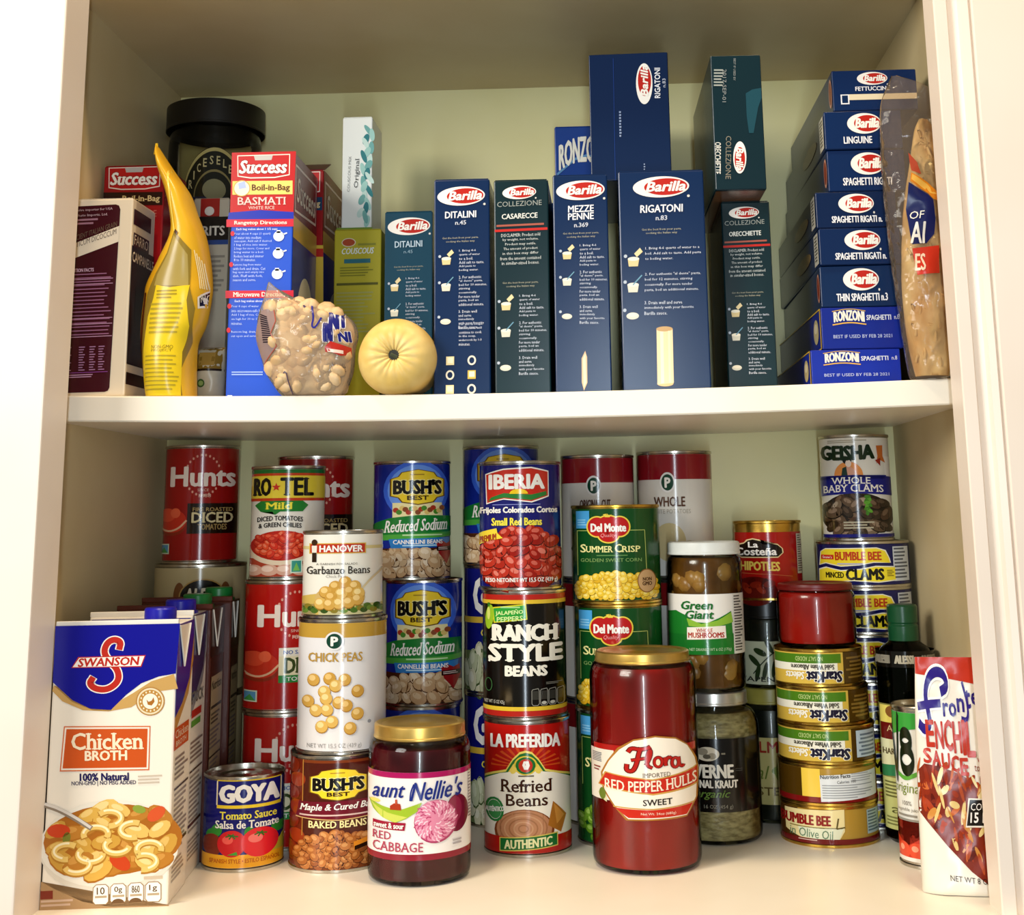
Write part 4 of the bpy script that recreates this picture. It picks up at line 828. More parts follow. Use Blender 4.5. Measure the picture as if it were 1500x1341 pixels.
# ---------------------------------------------------------------- broth cartons
def a_swan(A):
    A.quad((90, 155), (583, 160), (42, 1300), (515, 1310))
    A.P([(86, 398), (160, 470), (240, 506), (310, 512), (330, 480), (400, 440), (470, 395), (560, 368), (575, 430), (480, 440), (390, 500), (300, 514), (200, 505), (120, 465), (80, 420)], '#c49a58', 2)
    A.P([(90, 150), (590, 155), (568, 366), (500, 376), (430, 402), (370, 448), (310, 508), (230, 500), (160, 462), (82, 385)], '#08088a', 3)
    for c, wd, l in (('#f0e8dc', 34, 4), ('#b8281c', 25, 4.5)): A.S([(345, 255), (352, 225), (325, 212), (295, 228), (282, 270), (310, 310), (340, 345), (342, 390), (300, 424), (250, 420), (225, 395), (240, 372)], wd, c, l, 3)
    A.P([(155, 328), (182, 283), (450, 284), (432, 333)], '#b8281c', 5).P([(160, 325), (186, 287), (445, 288), (429, 329)], '#f0e8dc', 5.4).T('SWANSON', 182, 290, 424, 324, '#b8281c', 6.4, bold=.05, shear=.15)
    A.E(465, 478, 57, 60, '#b08040', 4).E(465, 478, 52, 55, '#e4d4b0', 4.3).E(465, 478, 46, 48, '#b8863e', 4.6).E(465, 478, 30, 32, '#f0e6d2', 5).P([(450, 470), (458, 480), (470, 476), (478, 462), (482, 480), (470, 496), (455, 492)], '#a86a24', 5.5)
    for k in range(16): A.E(465 + 38 * math.cos(k * .39), 478 + 40 * math.sin(k * .39), 3, 4, '#f0e0c0', 5)
    A.P([(127, 568), (464, 580), (456, 762), (112, 752)], '#cf6a3a', 3).P([(131, 573), (460, 585), (452, 757), (117, 747)], '#efe2d0', 3.4).P([(137, 580), (453, 591), (446, 750), (123, 740)], '#c9521a', 3.8)
    A.T('Chicken', 158, 602, 430, 670, '#f2dfbe', 6, bold=.03, slope=8, se=1).T('BROTH', 210, 675, 370, 714, '#f2dfbe', 6, bold=.05, slope=4)
    A.T('100% Natural', 190, 766, 376, 796, '#1c1450', 6, bold=.05, slope=4).T('NON-GMO | NO MSG ADDED', 158, 797, 404, 818, '#3a3450', 6, bold=.02, slope=6); A.G(412, 782, 512, 822, 3, '#c8b8a4', 5)
    A.E(300, 1065, 262, 185, '#dcd2c0', 2.2).E(300, 1050, 262, 175, '#e6dece', 2.5).E(315, 1035, 262, 142, '#a8641c', 3)
    def ins(x, y): return ((x - 315) / 255) ** 2 + ((y - 1035) / 138) ** 2 < 1 and x < 532 - (y - 900) * .06 and x > 62
    A.F_(315, 1035, 250, 132, 26, 60, [('#d8a84a', '#f0d490'), ('#c9973c', '#e8c67a'), ('#e0b860', '#f4dfa8'), ('#b8782a', '#d8a050')], 3.3, .55, inside=ins, edge='#a8681e')
    for x, y, r, c in ((110, 990, 44, '#c8401a'), (480, 940, 40, '#d2552a'), (340, 1125, 46, '#c4421a'), (415, 918, 26, '#8a9a3a'), (140, 1020, 24, '#7a7a2a')): A.E(x, y, r, r * .62, c, 5.6, 14, x)
    for i, (x, y) in enumerate(((230, 1090), (390, 1000), (450, 1080), (300, 950), (180, 1130), (330, 1060), (140, 1075), (250, 1010), (430, 1130))):
        q = i * 1.3; A.O(x, y + 4, 47, 31, 27, '#b07a2a', 6.0, 20, q, q + 3.9); A.O(x, y, 46, 30, 22, '#e2bc68', 6.3, 20, q, q + 3.9); A.O(x, y - 4, 47, 30, 8, '#f6e6ba', 6.7, 20, q + .4, q + 3.4)
    A.S([(58, 885), (110, 905), (175, 945), (232, 985)], 20, '#8a7a68', 7, 2).S([(58, 880), (110, 900), (175, 940), (230, 982)], 11, '#d8cfc4', 7.4, 2)
    A.P([(46, 1188), (100, 1222), (200, 1275), (300, 1300), (520, 1306), (512, 1320), (40, 1304)], '#a8845a', 3.2).B(44, 1225, 90, 1258, '#7a2a18', 4); A.G(46, 1262, 205, 1295, 2, '#c8a890', 4)
    for k, tx in enumerate(('10', '0g', '860', '1g')):
        x = 238 + k * 65; A.P([(x, 1222), (x + 12, 1210), (x + 48, 1210), (x + 60, 1222), (x + 59, 1280), (x + 50, 1291), (x + 8, 1290), (x - 2, 1278)], '#9a7a54', 7); A.P([(x + 3, 1224), (x + 13, 1213), (x + 47, 1213), (x + 57, 1224), (x + 56, 1278), (x + 48, 1288), (x + 9, 1287), (x + 1, 1276)], '#f2ece0', 7.4)
        A.T(tx, x + 15, 1222, x + 44, 1250, '#5a4428', 8.2, bold=.02); A.G(x + 8, 1255, x + 52, 1266, 1, '#b09a7c', 8.2, .8, 0)
        if k in (1, 2): A.E(x + 28, 1288, 24, 18, '#6a4a2a', 7.8, a0=PI, a1=2 * PI)
    A.G(428, 1188, 498, 1203, 1, '#c8b49a', 5, .8, 0)
def side_nut(sw, box, words, bg=None):
    def f(A):
        A.fr(0, 1, 0, 1)
        if sw: A.P([(-1, 0), (1, 0), (1, .06), (.6, .22), (-.2, .30), (-1, .34)], '#08088a' if sw != 'g' else '#2a2a5a', 2).P([(-1, .34), (-.2, .30), (.6, .22), (1, .06), (1, .16), (.5, .28), (-1, .40)], '#c08a3a' if sw != 'g' else '#8a8a90', 3)
        if bg: A.B(-.8, .28, .85, .95, bg, 3); A.B(-1, 0, 1, .2, '#3c140a', 2)
        if box == 'o': A.B(-1, .38, .7, .46, '#c9521a', 4).T('Chicken', -.9, .39, .6, .42, '#f2dfbe', 6, se=1).T('BROTH', -.8, .43, .4, .45, '#f2dfbe', 6)
        if box == 's': A.T('STOCK', -.9, .30, .7, .345, '#6a655a', 6, bold=.05).B(-.8, .37, .5, .40, '#b8281c', 4).B(-.8, .41, .4, .435, '#5a9a3a', 4)
        A.G(-.8, .49, .8, .58, 5, '#8a7a70', 4); A.B(-.8, .60, .85, .608, '#4a3428', 4); A.G(-.75, .62, .8, .84, 12, '#9a8c80', 4); A.B(-.8, .80, .85, .812, '#5a3a20', 4.4); A.G(-.75, .86, .8, .94, 5, '#a09488', 4)
        if bg: A.T('Nutrition', -.7, .30, .7, .335, '#3a2a1a', 6, bold=.04); A.B(-.75, .40, .8, .412, '#3a2a1a', 5); A.G(-.7, .43, .75, .48, 3, '#6a5a40', 5)
    return f
CT = [(-.3080, -.0275, .062, .2085, '#efe4d2', a_swan, side_nut('b', 'o', 1), '#0a0a98', 'white chicken broth carton with soup bowl picture, front of the row'),
      (-.3110, .0370, .062, .2110, '#e4dcce', None, side_nut('g', 's', 1), '#0a0a98', 'white stock carton with blue cap, second in the row of cartons'),
      (-.3130, .1010, .062, .2120, '#4a1a0c', None, side_nut(None, None, 1, '#cbb68a'), '#157a34', 'brown broth carton with green cap, third in the row'),
      (-.3130, .1645, .040, .2150, '#4a1a0c', None, side_nut(None, None, 1, '#bda878'), '#157a34', 'brown broth carton with green cap, last of the row against the tan can')]
for k, (x, y, d, h, base, fa, ra, cc, lab) in enumerate(CT):
    wd = (.096, .086, .084, .084)[k]
    t = thing('broth_carton', lab, 'carton', (x, y, 0), .10, 'broth cartons in a row at the left')
    m = Mesh(); m.box(-wd / 2, wd / 2, 0, d, 0, h, ink(base, .3), .0016)
    if k == 1: m.add([(-wd / 2 + .002, -.0002, h * .6), (wd / 2 - .002, -.0002, h * .6), (wd / 2 - .002, -.0002, h - .002), (-wd / 2 + .002, -.0002, h - .002)], [(0, 1, 2, 3)], ink('#08088a'))
    if fa: A = Art(wd, h); fa(A); m.art(A, lambda u, v, e: (u, -e, v), off=.6)
    A = Art(d, h); ra(A); m.art(A, lambda u, v, e: (wd / 2 + e, d / 2 + u, v), off=.6)
    m.obj('carton_print', t)
    g = Mesh(); g.box(-wd / 2, wd / 2, .001, .004, h - .0004, h + .0042, ink('#e2ddd2' if k < 2 else '#5a2412', .3), .0006)
    g.obj('top_seam', t)
    g = Mesh(); x_ = wd / 2 + .0003
    g.add([(x_, .004, h - .001), (x_, d * .72, h - .002), (x_ + .0012, d * .34, h - .034)], [(0, 1, 2)], ink(base)); 
    for a, b in (((.004, -.001), (.34, -.034)), ((.72, -.002), (.34, -.034))):
        g.tube([(x_ + .0004, a[0] if a[0] < .1 and a[0] == .004 else d * a[0], h + a[1]), (x_ + .0014, d * b[0], h + b[1])], .0007, ink('#e8e2d4'), 6)
    g.obj('folded_ear', t)
    cx = wd / 2 - (.021, .017, .019, .016)[k]
    g = Mesh(); r = .0128
    g.lathe([(r + .002, h), (r + .002, h + .0022), (r, h + .0026), (r, h + .0105), (r - .001, h + .0118), (0, h + .0118)], noisy('cap_' + cc[1:], cc, cc, 20, .35), 36, cx, d * .48); g.obj('screw_cap', t, 30)

# ---------------------------------------------------------------- pasta boxes on the upper shelf
NB, TB, DK = '#05244c', '#124054', '#0a262c'
def barilla(A, cx, cy, rx, ry, sp=1):
    A.E(cx, cy, rx, ry, '#f2ece2', 3, 36).E(cx + rx * .16, cy + ry * .02, rx * .80, ry * .84, '#f2ece2', 3.6, 36).E(cx + rx * .17, cy, rx * .77, ry * .80, '#b8241a', 4, 36)
    A.T('Barilla', cx - rx * .52, cy - ry * .48, cx + rx * .86, cy + ry * .42, '#f4eee2', 6, bold=.06, shear=.22); A.E(cx + rx * .98, cy + ry * .95, rx * .05, ry * .12, '#d8d4cc', 4)
S1 = ['1. Bring 4-6', 'quarts of water', 'to a boil.', 'Add salt to taste.', 'Add pasta to', 'boiling water.']
S2 = ['2. For authentic', '"al dente" pasta,', 'boil for 10 minutes,', 'stirring', 'occasionally.', 'For more tender', 'pasta, boil an', 'additional minute.']
S3 = ['3. Drain well', 'and serve', 'immediately', 'with your favorite', 'Barilla sauce.']
def pot(A, x, y, k, s):
    c = '#d8d4c0'
    if k < 2: A.P([(x - s, y), (x + s, y), (x + s * .8, y + s * 1.3), (x - s * .8, y + s * 1.3)], '#e0c890' if k == 0 else c, 4).E(x, y, s, s * .35, '#f2ead4', 4.4)
    else: A.E(x, y + s * .5, s * 1.1, s * .6, c, 4).E(x, y + s * .3, s * .9, s * .35, '#efe6cc', 4.4)
    if k == 0: A.P([(x + s * .1, y - s * .9), (x + s * 1.1, y - s * 1.9), (x + s * 1.6, y - s * 1.2), (x + s * .6, y - s * .3)], '#e6d2a0', 4.6)
    if k == 1: A.S([(x, y), (x + s * 1.5, y - s * 1.6)], s * .22, '#6a9ab0', 4.8)
    A.E(x - s * 1.4, y - s * .5, s * .3, s * .3, '#b8c0cc', 4)
def steps(A, x0, x1, xi, ys, h, dy, s, S=None):
    for k, L in enumerate(S or (S1, S2, S3)):
        A.L(L, x0, ys[k], x1, dy, h, '#d6dbe6', 5); pot(A, xi, ys[k] + dy * 2.2, k, s)
def gold2(A, x0, x1, y, h=9): A.L(['Get the best from your pasta,', 'cooking the Italian way'], x0, y, x1, 13, h, '#b0ac94', 5, 'c')
def sprinkle(A, kind):
    if kind == 'ring':
        for k, (x, y) in enumerate(((104, 1158), (180, 1158), (104, 1208), (180, 1208), (104, 1258), (180, 1258))):
            if k in (0, 3, 4): A.B(x - 14, y - 15, x + 14, y + 15, '#e8d8a4' if k != 3 else '#e0b850', 4).B(x - 9, y - 11, x + 10, y + 8, '#f2e8c8', 4.4)
            else: A.O(x, y, 12, 14, 6, '#e6e0cc', 4, 22)
    if kind == 'penne': A.P([(577, 1155), (590, 1128), (597, 1150), (598, 1240), (586, 1268), (578, 1240)], '#e0b888', 4).P([(582, 1155), (591, 1136), (594, 1240), (585, 1258)], '#f0dab4', 4.4)
    if kind == 'rig': A.E(888, 1242, 30, 10, '#e4b878', 4).P([(853, 1050), (912, 1050), (919, 1240), (859, 1245)], '#f0d4a0', 4.2).E(882, 1049, 30, 9, '#c49a5c', 4.6).P([(866, 1058), (878, 1058), (884, 1240), (872, 1242)], '#f7e6c4', 4.8).P([(895, 1056), (903, 1056), (909, 1238), (901, 1240)], '#f4deb4', 4.8)
def f_dit(A):
    A.quad((37, 502), (240, 507), (48, 1280), (247, 1280)); barilla(A, 137, 566, 87, 35); A.T('DITALINI', 80, 622, 192, 646, '#e6e6ea', 6, bold=.035).T('n.45', 117, 656, 156, 671, '#c8ccd8', 6, bold=.03)
    gold2(A, 50, 222, 715); steps(A, 132, 236, 86, (762, 857, 980), 10, 14, 17); A.L(['For use in soups:', 'Since pasta will', 'continue to cook', 'in the soup,', 'undercook by 1-3', 'minutes.'], 134, 1026, 236, 14, 10, '#d6dbe6', 5); sprinkle(A, 'ring')
def f_mez(A):
    A.quad((470, 485), (668, 492), (484, 1280), (688, 1272)); barilla(A, 572, 546, 88, 36); A.T('MEZZE', 528, 602, 620, 626, '#e6e6ea', 6, bold=.035).T('PENNE', 528, 630, 620, 654, '#e6e6ea', 6, bold=.035).T('n.369', 550, 666, 600, 682, '#c8ccd8', 6, bold=.03)
    gold2(A, 488, 660, 700); steps(A, 570, 676, 524, (745, 841, 966), 10, 14, 17); sprinkle(A, 'penne')
def f_rig(A):
    A.quad((703, 470), (1015, 475), (735, 1268), (1058, 1266)); barilla(A, 862, 532, 103, 39); A.T('RIGATONI', 788, 598, 942, 626, '#e6e6ea', 6, bold=.035).T('n.83', 845, 638, 886, 655, '#c8ccd8', 6, bold=.03)
    gold2(A, 765, 968, 684, 10)
    steps(A, 808, 1028, 765, (752, 846, 948), 12, 19, 21, (['1. Bring 4-6 quarts of water to a', 'boil. Add salt to taste. Add pasta', 'to boiling water.'], ['2. For authentic "al dente" pasta,', 'boil for 12 minutes, stirring', 'occasionally. For more tender', 'pasta, boil an additional minute.'], ['3. Drain well and serve', 'immediately with your favorite', 'Barilla sauce.'])); sprinkle(A, 'rig')
def f_cas(name):
    def f(A):
        A.quad((252, 502), (455, 508), (266, 1280), (465, 1280)); barilla(A, 348, 551, 63, 25); A.T('COLLEZIONE', 266, 583, 432, 602, '#9aa09a', 6).T(name, 284, 629, 416, 648, '#dfe0d8', 6, bold=.035)
        A.G(264, 668, 440, 680, 1, '#a85a4a', 4, .6, 0); A.B(258, 685, 453, 694, '#c22a22', 4)
        A.L(['DISCLAIMER: Product sold', 'by weight, not volume.', 'Product may settle.', 'The amount of product', 'in this box may differ', 'from the amount contained', 'in similar-sized boxes.'], 264, 702, 444, 17, 12, '#cfd4d0', 5, 'c')
        gold2(A, 268, 440, 878); steps(A, 350, 452, 302, (926, 1022, 1146), 10, 14, 18)
    return f
def f_dits(A):
    A.quad((722, 475), (935, 480), (722, 1280), (938, 1280)); barilla(A, 830, 540, 95, 37); A.T('DITALINI', 768, 602, 890, 628, '#b8ccd8', 6, bold=.03).T('n.45', 808, 640, 848, 654, '#8aa8b8', 6)
    gold2(A, 745, 915, 706); steps(A, 818, 925, 768, (755, 860, 985), 10, 14.5, 18)
F = .0220
for nm, lab, x0, x1, y, z1, base, fn, d in (
    ('pasta_box', 'navy pasta box with small rings and squares pictured, behind the round yellow bundle', -.0618, -.0130, F, .5802, NB, f_dit, .10),
    ('pasta_box', 'dark green-grey pasta box with a red line, between two navy boxes', -.0092, .0384, F, .5783, DK, f_cas('CASARECCE'), .10),
    ('pasta_box', 'narrow navy pasta box with one thin penne pictured near its foot', .0424, .0902, F, .5815, NB, f_mez, .10),
    ('pasta_box', 'widest navy pasta box with one large tube of pasta pictured', .0998, .1742, F, .5832, NB, f_rig, .13),
    ('pasta_box', 'faded blue-green pasta box set back beside the navy box with rings', -.1216, -.0760, .12, .5752, TB, f_dits, .12),
    ('pasta_box', 'dark teal pasta box under the tipped black-green box, beside the widest navy box', .1912, .2342, .053, .5610, DK, f_cas('ORECCHIETTE'), .13)):
    carton(nm, lab, x0, x1, y, d, zs((x0 + x1) / 2) + .0002, z1, base, fn, group='pasta boxes standing on the shelf')
def f_rigtop(A):
    A.quad((600, 45), (888, 38), (600, 470), (900, 470)); A.E(802, 148, 30, 70, '#f2ece2', 3, 36).E(803, 138, 24, 52, '#b8241a', 4, 36); A.T('Barilla', 790, 85, 815, 190, '#f4eee2', 6, rot=1, bold=.06, shear=.2)
    A.T('RIGATONI', 840, 95, 860, 198, '#e6e6ea', 6, rot=1, bold=.035).T('n.83', 868, 132, 880, 162, '#c8ccd8', 6, rot=1)
    A.S([(690, 60), (690, 470)], 2, '#1a3a80', 3); A.G(708, 240, 716, 330, 9, '#8a9ab8', 4, .6, .2); A.G(796, 418, 802, 468, 6, '#8a9ab8', 4)
carton('pasta_box', 'navy box lying on top of the front boxes, its end with sideways lettering facing out', .0762, .1484, .052, .181, .5835, .7030, '#051f44', f_rigtop, rotz=-.03, group='boxes lying on top of other boxes', flap=False)
def f_oretop(A):
    A.quad((100, 55), (285, 50), (125, 530), (312, 525)); A.E(212, 416, 24, 56, '#f2ece2', 3, 36).E(212, 422, 19, 42, '#b8241a', 4, 36); A.T('Barilla', 199, 384, 224, 462, '#f4eee2', 6, rot=-1, bold=.06, shear=.2)
    A.T('COLLEZIONE', 160, 342, 180, 492, '#8a8474', 6, rot=-1).T('ORECCHIETTE', 120, 364, 142, 474, '#d8d6cc', 6, rot=-1, bold=.03); A.G(114, 105, 156, 170, 6, '#9aa09a', 4); A.T('2017-SEP-01', 146, 105, 160, 222, '#8a9090', 5, rot=-1); A.T('BEST IF USED BY', 186, 66, 194, 145, '#8a9090', 5, rot=-1)
    A.P([(232, 190), (256, 176), (292, 170), (296, 205), (278, 240), (262, 330), (245, 330), (236, 270)], '#1c4652', 2)
carton('pasta_box', 'black-green box tipped on its side on top of the dark teal box', .1836, .2276, .0125, .181, .5622, .6842, '#0b262e', f_oretop, rotz=.02, under=lambda A: A.fr(0, 1, 0, 1).B(-.96, .02, .96, .98, '#6b4a30', 1), group='boxes lying on top of other boxes', flap=False)
carton('pasta_box', 'navy box hidden behind the front pasta boxes, carrying the small blue box', .0300, .0905, .131, .10, zs(.05), .5830, NB, flap=False)
def f_orzo(A):
    A.quad((465, 305), (630, 312), (472, 740), (640, 740)); A.T('RONZONI', 482, 336, 640, 374, '#e2e0d4', 6, bold=.05, arc=10); A.S([(474, 380), (560, 352), (640, 366)], 4, '#5a8ab8', 4, 1); A.T('Orzo', 500, 400, 545, 414, '#b8c4d8', 5, bold=.03).T('n.47', 560, 400, 590, 412, '#b8c4d8', 5)
    A.G(485, 432, 640, 480, 4, '#7a90b8', 4, .55, .1)
carton('pasta_box', 'small blue orzo box peeking out behind, beside the large navy box lying on top', .0372, .0858, .236, .05, zs(.06), .6895, '#143a86', f_orzo, group='pasta boxes standing at the back')
# the spaghetti stack
ZB = [zs(.3), .4252, .4620, .4988, .5320, .5650, .6030, .6385, .6768]
def f_spag(t1, seed=0):
    def f(A):
        A.fr(0, 1, 0, 1); barilla(A, (.0, .04, .06, .0, .03)[seed], .34, .44, .27); A.T(t1, -.62 + .1 * (len(t1) < 12), .68, .62 if len(t1) > 9 else .2, .86, '#e6e6ea', 6, bold=.035)
    return f
def f_fet(A): A.fr(0, 1, 0, 1); barilla(A, -.05, .22, .36, .16); A.T('FETTUCCINE', -.46, .42, .34, .52, '#e6e6ea', 6, bold=.04); A.B(-.82, .60, -.62, .84, '#e6e6ea', 3).B(-.79, .625, -.65, .81, NB, 4).B(-.62, .60, 1, .74, '#e2d2b0', 3)
def f_ron(A):
    A.fr(0, 1, 0, 1); A.T('RONZONI', -.68, .12, .06, .36, '#e6e2d4', 6, bold=.05, arc=.04); A.S([(-.72, .42), (-.3, .36), (.1, .42)], .03, '#d8a84a', 4, 2).S([(-.72, .10), (-.3, .03), (.1, .10)], .02, '#c8a04a', 4, 2)
    A.T('SPAGHETTI', .12, .20, .72, .32, '#d8dce8', 6, bold=.03).T('n.8', .8, .2, .92, .31, '#d8dce8', 6); A.T('BEST IF USED BY FEB 28 2021', -.72, .66, .72, .74, '#b8c4e4', 5)
def l_white(A): A.fr(0, 1, 0, 1); A.B(.80, .08, .97, .92, '#cfcabb', 3); A.G(.83, .15, .95, .85, 8, '#5a564c', 4); A.E(.3, .5, .35, .2, '#8a6a3a', 2)
def l_red(A): A.fr(0, 1, 0, 1); A.E(.93, .5, .06, .35, '#c8907a', 3).E(.93, .5, .045, .28, '#8a2a1a', 4)
def l_ron(A): A.fr(0, 1, 0, 1); A.S([(-1, .03), (.985, .03), (.985, .97), (-1, .97)], .03, '#e0b83a', 4); A.E(.8, .5, .1, .3, '#c8b88a', 3).E(.8, .42, .06, .12, '#e8dcb8', 4)
SP = [('blue spaghetti box with yellow edge, at the bottom of the pasta stack', .2615, .3380, '#152c9a', f_ron, l_ron), ('blue spaghetti box with yellow edge, second from the bottom of the stack', .2722, .3420, '#122684', f_ron, l_ron),
      ('navy thin spaghetti box, third from the bottom of the stack', .2736, .3440, NB, f_spag('THIN SPAGHETTI n.3', 3), l_red), ('navy ridged spaghetti box with white side label, above the thin spaghetti', .2742, .3450, '#06224c', f_spag('SPAGHETTI RIGATI n.', 2), l_white),
      ('navy ridged spaghetti box with white side label, fifth from the bottom', .2732, .3436, '#051e44', f_spag('SPAGHETTI RIGATI n.', 3), l_white), ('navy ridged spaghetti box directly under the linguine box', .2855, .3540, '#062450', f_spag('SPAGHETTI RIGATI', 1), l_red),
      ('navy linguine box, second from the top of the pasta stack', .2845, .3530, '#062450', f_spag('LINGUINE', 4), l_white), ('navy fettuccine box with cream strip, topmost of the pasta stack', .2938, .3690, '#062450', f_fet, l_red)]
for k, (lab, x0, x1, base, fn, ln) in enumerate(SP):
    carton('spaghetti_box', lab, x0, x1, .040 + .001 * (k % 3), .254, ZB[k] + .0003, ZB[k + 1], base, fn, left=ln, group='long pasta boxes stacked flat', rotz=(0, .01, -.008, .006, 0, .012, 0, .008)[k], flap=False)
# ---------------------------------------------------------------- boxes and jars at the left of the upper shelf
def f_cam(A):
    A.quad((123, 478), (375, 485), (98, 1270), (352, 1275)); MR = '#3c0a18'
    A.P([(90, 507), (305, 507), (318, 512), (324, 528), (294, 1240), (288, 1252), (275, 1256), (80, 1254)], MR, 3)
    A.P([(80, 680), (321, 596), (319, 660), (80, 740)], '#efe2cc', 4); A.T('ANCIENT ITALIAN GRAIN', 126, 604, 312, 626, '#6a5648', 6, slope=-56).T('TRITICUM DICOCCUM', 122, 634, 310, 656, '#6a5648', 6, slope=-56)
    A.L(['Exclusive importer for USA', 'Manifesto Imports, Ltd.'], 124, 518, 312, 22, 13, '#d8b8c4', 5); A.G(124, 560, 240, 590, 2, '#a8788c', 5)
    A.T('NUTRITION FACTS', 110, 762, 222, 776, '#d8b0c8', 5, bold=.03); A.G(108, 784, 300, 1040, 17, '#a0688c', 5, .28, .2)
    for y in (805, 825, 962, 985, 1035): A.B(108, y, 300, y + 3, '#c090b0', 5)
    for k in range(10):
        for x in (116, 170, 212, 248): A.B(x, 1075 + k * 10, x + 24 - k % 3 * 4, 1079 + k * 10, '#a878a0', 5)
    A.B(108, 1176, 286, 1178, '#a050b0', 5); A.G(112, 1184, 230, 1200, 2, '#b888a8', 5)
def r_cam(A):
    A.fr(0, 1, 0, 1); A.B(-.9, .05, .6, .13, '#3c0a18', 3).B(-.85, .17, .5, .24, '#4a2a24', 3); A.T('FARRO', -.8, .18, .4, .23, '#e6d6c0', 5)
    A.B(-.95, .24, 1, .84, '#240810', 3.4).T('CAMPANELLE', -.9, .27, .95, .32, '#e8dcc8', 6, bold=.04); A.B(-.5, .44, .8, .62, '#0e0408', 4).B(-.95, .88, .95, .94, '#240810', 3)
carton('farro_pasta_box', 'cream box with maroon fact panel, standing before a red rice box', -.3825, -.3268, .0150, .058, zs(-.355) + .0002, .5690, '#efe0c6', f_cam, right=r_cam, rotz=0)
def suc_top(A, title, oc):
    A.P([(75, 228), (314, 224), (312, 318), (245, 330), (135, 331), (77, 322)], '#f0e2d4', 4).P([(79, 232), (310, 228), (308, 314), (244, 325), (136, 326), (81, 318)], '#b81a1c', 4.3)
    A.P([(150, 230), (236, 228), (230, 250), (156, 251)], '#b8b4b0', 5); A.TO('Success', 86, 252, 298, 308, '#f6efe6', '#7a0c0c', .04, 6.5, bold=.05, shear=.22, se=1)
    A.B(55, 342, 325, 402, oc, 4).T('Boil-in-Bag', 143, 358, 312, 392, '#5a3414' if oc[1] > '8' else '#d8c08a', 6, bold=.03, se=1)
def f_suc(A):
    A.quad((55, 222), (333, 218), (35, 1280), (310, 1275)); A.P([(50, 215), (340, 212), (328, 500), (45, 500)], '#b81a1c', 2); suc_top(A, 1, '#efce6e')
    A.O(97, 374, 36, 34, 4, '#c8a050', 5).E(97, 374, 34, 32, '#f4e8cc', 4.6).P([(80, 352), (110, 342), (118, 372), (84, 378)], '#a8b8e0', 5.4)
    A.T('BASMATI', 80, 414, 292, 447, '#e8c8c0', 6, bold=.02, se=1).T('WHITE RICE', 128, 453, 245, 467, '#e8c8c0', 6); A.P([(40, 480), (180, 470), (330, 480), (330, 512), (35, 512)], '#1c2ca8', 3)
    for y, h, t_ in ((510, 33, 'Rangetop Directions'), (818, 32, 'Microwave Directions')): A.B(30, y, 330, y + h, '#c8243a', 4).T(t_, 66, y + 7, 300, y + h - 6, '#f2e6dc', 6, bold=.03, se=1)
    A.T('Each bag makes about 1 1/2 cups', 75, 548, 258, 560, '#d8e0f4', 5, bold=.02).T('Each bag makes about 1 1/2 cups', 72, 858, 255, 870, '#d8e0f4', 5, bold=.02)
    A.L(['Pour about 4 cups (1 quart)', 'of water into medium', 'saucepan. Add salt if desired.', '1 bag of rice into water.', '2 bags for more. Cover and', 'bring water to a boil.', 'Reduce heat and simmer', '8 to 10 minutes.'], 66, 568, 235, 16, 12, '#c2d4f4', 5, cw=.5)
    A.L(['Remove bag from water', 'with fork and drain. Cut', 'bag open and empty into', 'dish. Fluff with fork,', 'season and serve.'], 62, 702, 230, 16, 12, '#c2d4f4', 5)
    A.L(['Pour 4 cups of water', 'into microwave-safe bowl.', 'Add 1 bag of rice. Cook', 'on high for 10 to 12', 'minutes.', '', 'Remove bag, drain,', 'cut open and serve.'], 58, 880, 225, 18, 12, '#c2d4f4', 5)
    for x, y in ((58, 572), (54, 706), (48, 884), (46, 986)): A.E(x, y, 9, 11, '#c8243a', 5)
    for x, y in ((264, 585), (262, 660), (258, 748)): A.E(x, y, 24, 22, '#e6ecf4', 5).B(x - 10, y - 26, x + 8, y - 14, '#e6ecf4', 5).S([(x + 20, y - 8), (x + 36, y - 14)], 6, '#e6ecf4', 5)
    A.B(45, 1258, 66, 1278, '#d8e4f8', 5).T('NO MSG ADDED', 74, 1262, 180, 1276, '#c2d4f4', 5); A.G(62, 1160, 230, 1180, 2, '#9ab4ec', 5)
def r_suc(A): A.fr(0, 1, 0, 1); A.B(-1, 0, 1, .35, '#7a1014', 2); A.P([(-.9, .04), (.9, .04), (.9, .22), (-.9, .24)], '#e8d8cc', 3).P([(-.86, .05), (.86, .05), (.86, .21), (-.86, .23)], '#7a1014', 3.4).T('Success', -.78, .09, .8, .19, '#e8dccc', 6, bold=.05, shear=.22, se=1); A.B(-1, .26, 1, .35, '#c8a04a', 3); A.B(-1, .35, 1, 1, '#1a2a8a', 2); A.E(.1, .68, .7, .2, '#d8cfb8', 3)
carton('rice_box', 'red and blue boil-in-bag rice box with directions, behind the bag of tan shells', -.2480, -.1918, .045, .095, zs(-.22) + .0002, .6152, '#2452c8', f_suc, right=r_suc, group='boil-in-bag rice boxes')
def f_sucl(A): A.quad((55, 222), (333, 218), (35, 1280), (310, 1275)); suc_top(A, 1, '#2a100a'); A.T('WHITE RICE', 110, 425, 300, 455, '#c86a5a', 6)
carton('rice_box', 'red boil-in-bag rice box behind the cream and maroon box', -.3795, -.3222, .080, .065, zs(-.35) + .0002, .6165, '#a0161a', f_sucl, group='boil-in-bag rice boxes')
def f_sucr(A):
    A.quad((55, 222), (333, 218), (35, 1280), (310, 1275)); suc_top(A, 1, '#1c3a58'); A.B(40, 560, 330, 1290, '#c8a83a', 2).B(40, 575, 330, 612, '#a8201c', 3)
    for y in (660, 740, 820): A.E(230, y, 36, 24, '#8a6a2a', 4)
    A.G(70, 640, 180, 880, 12, '#8a7224', 4)
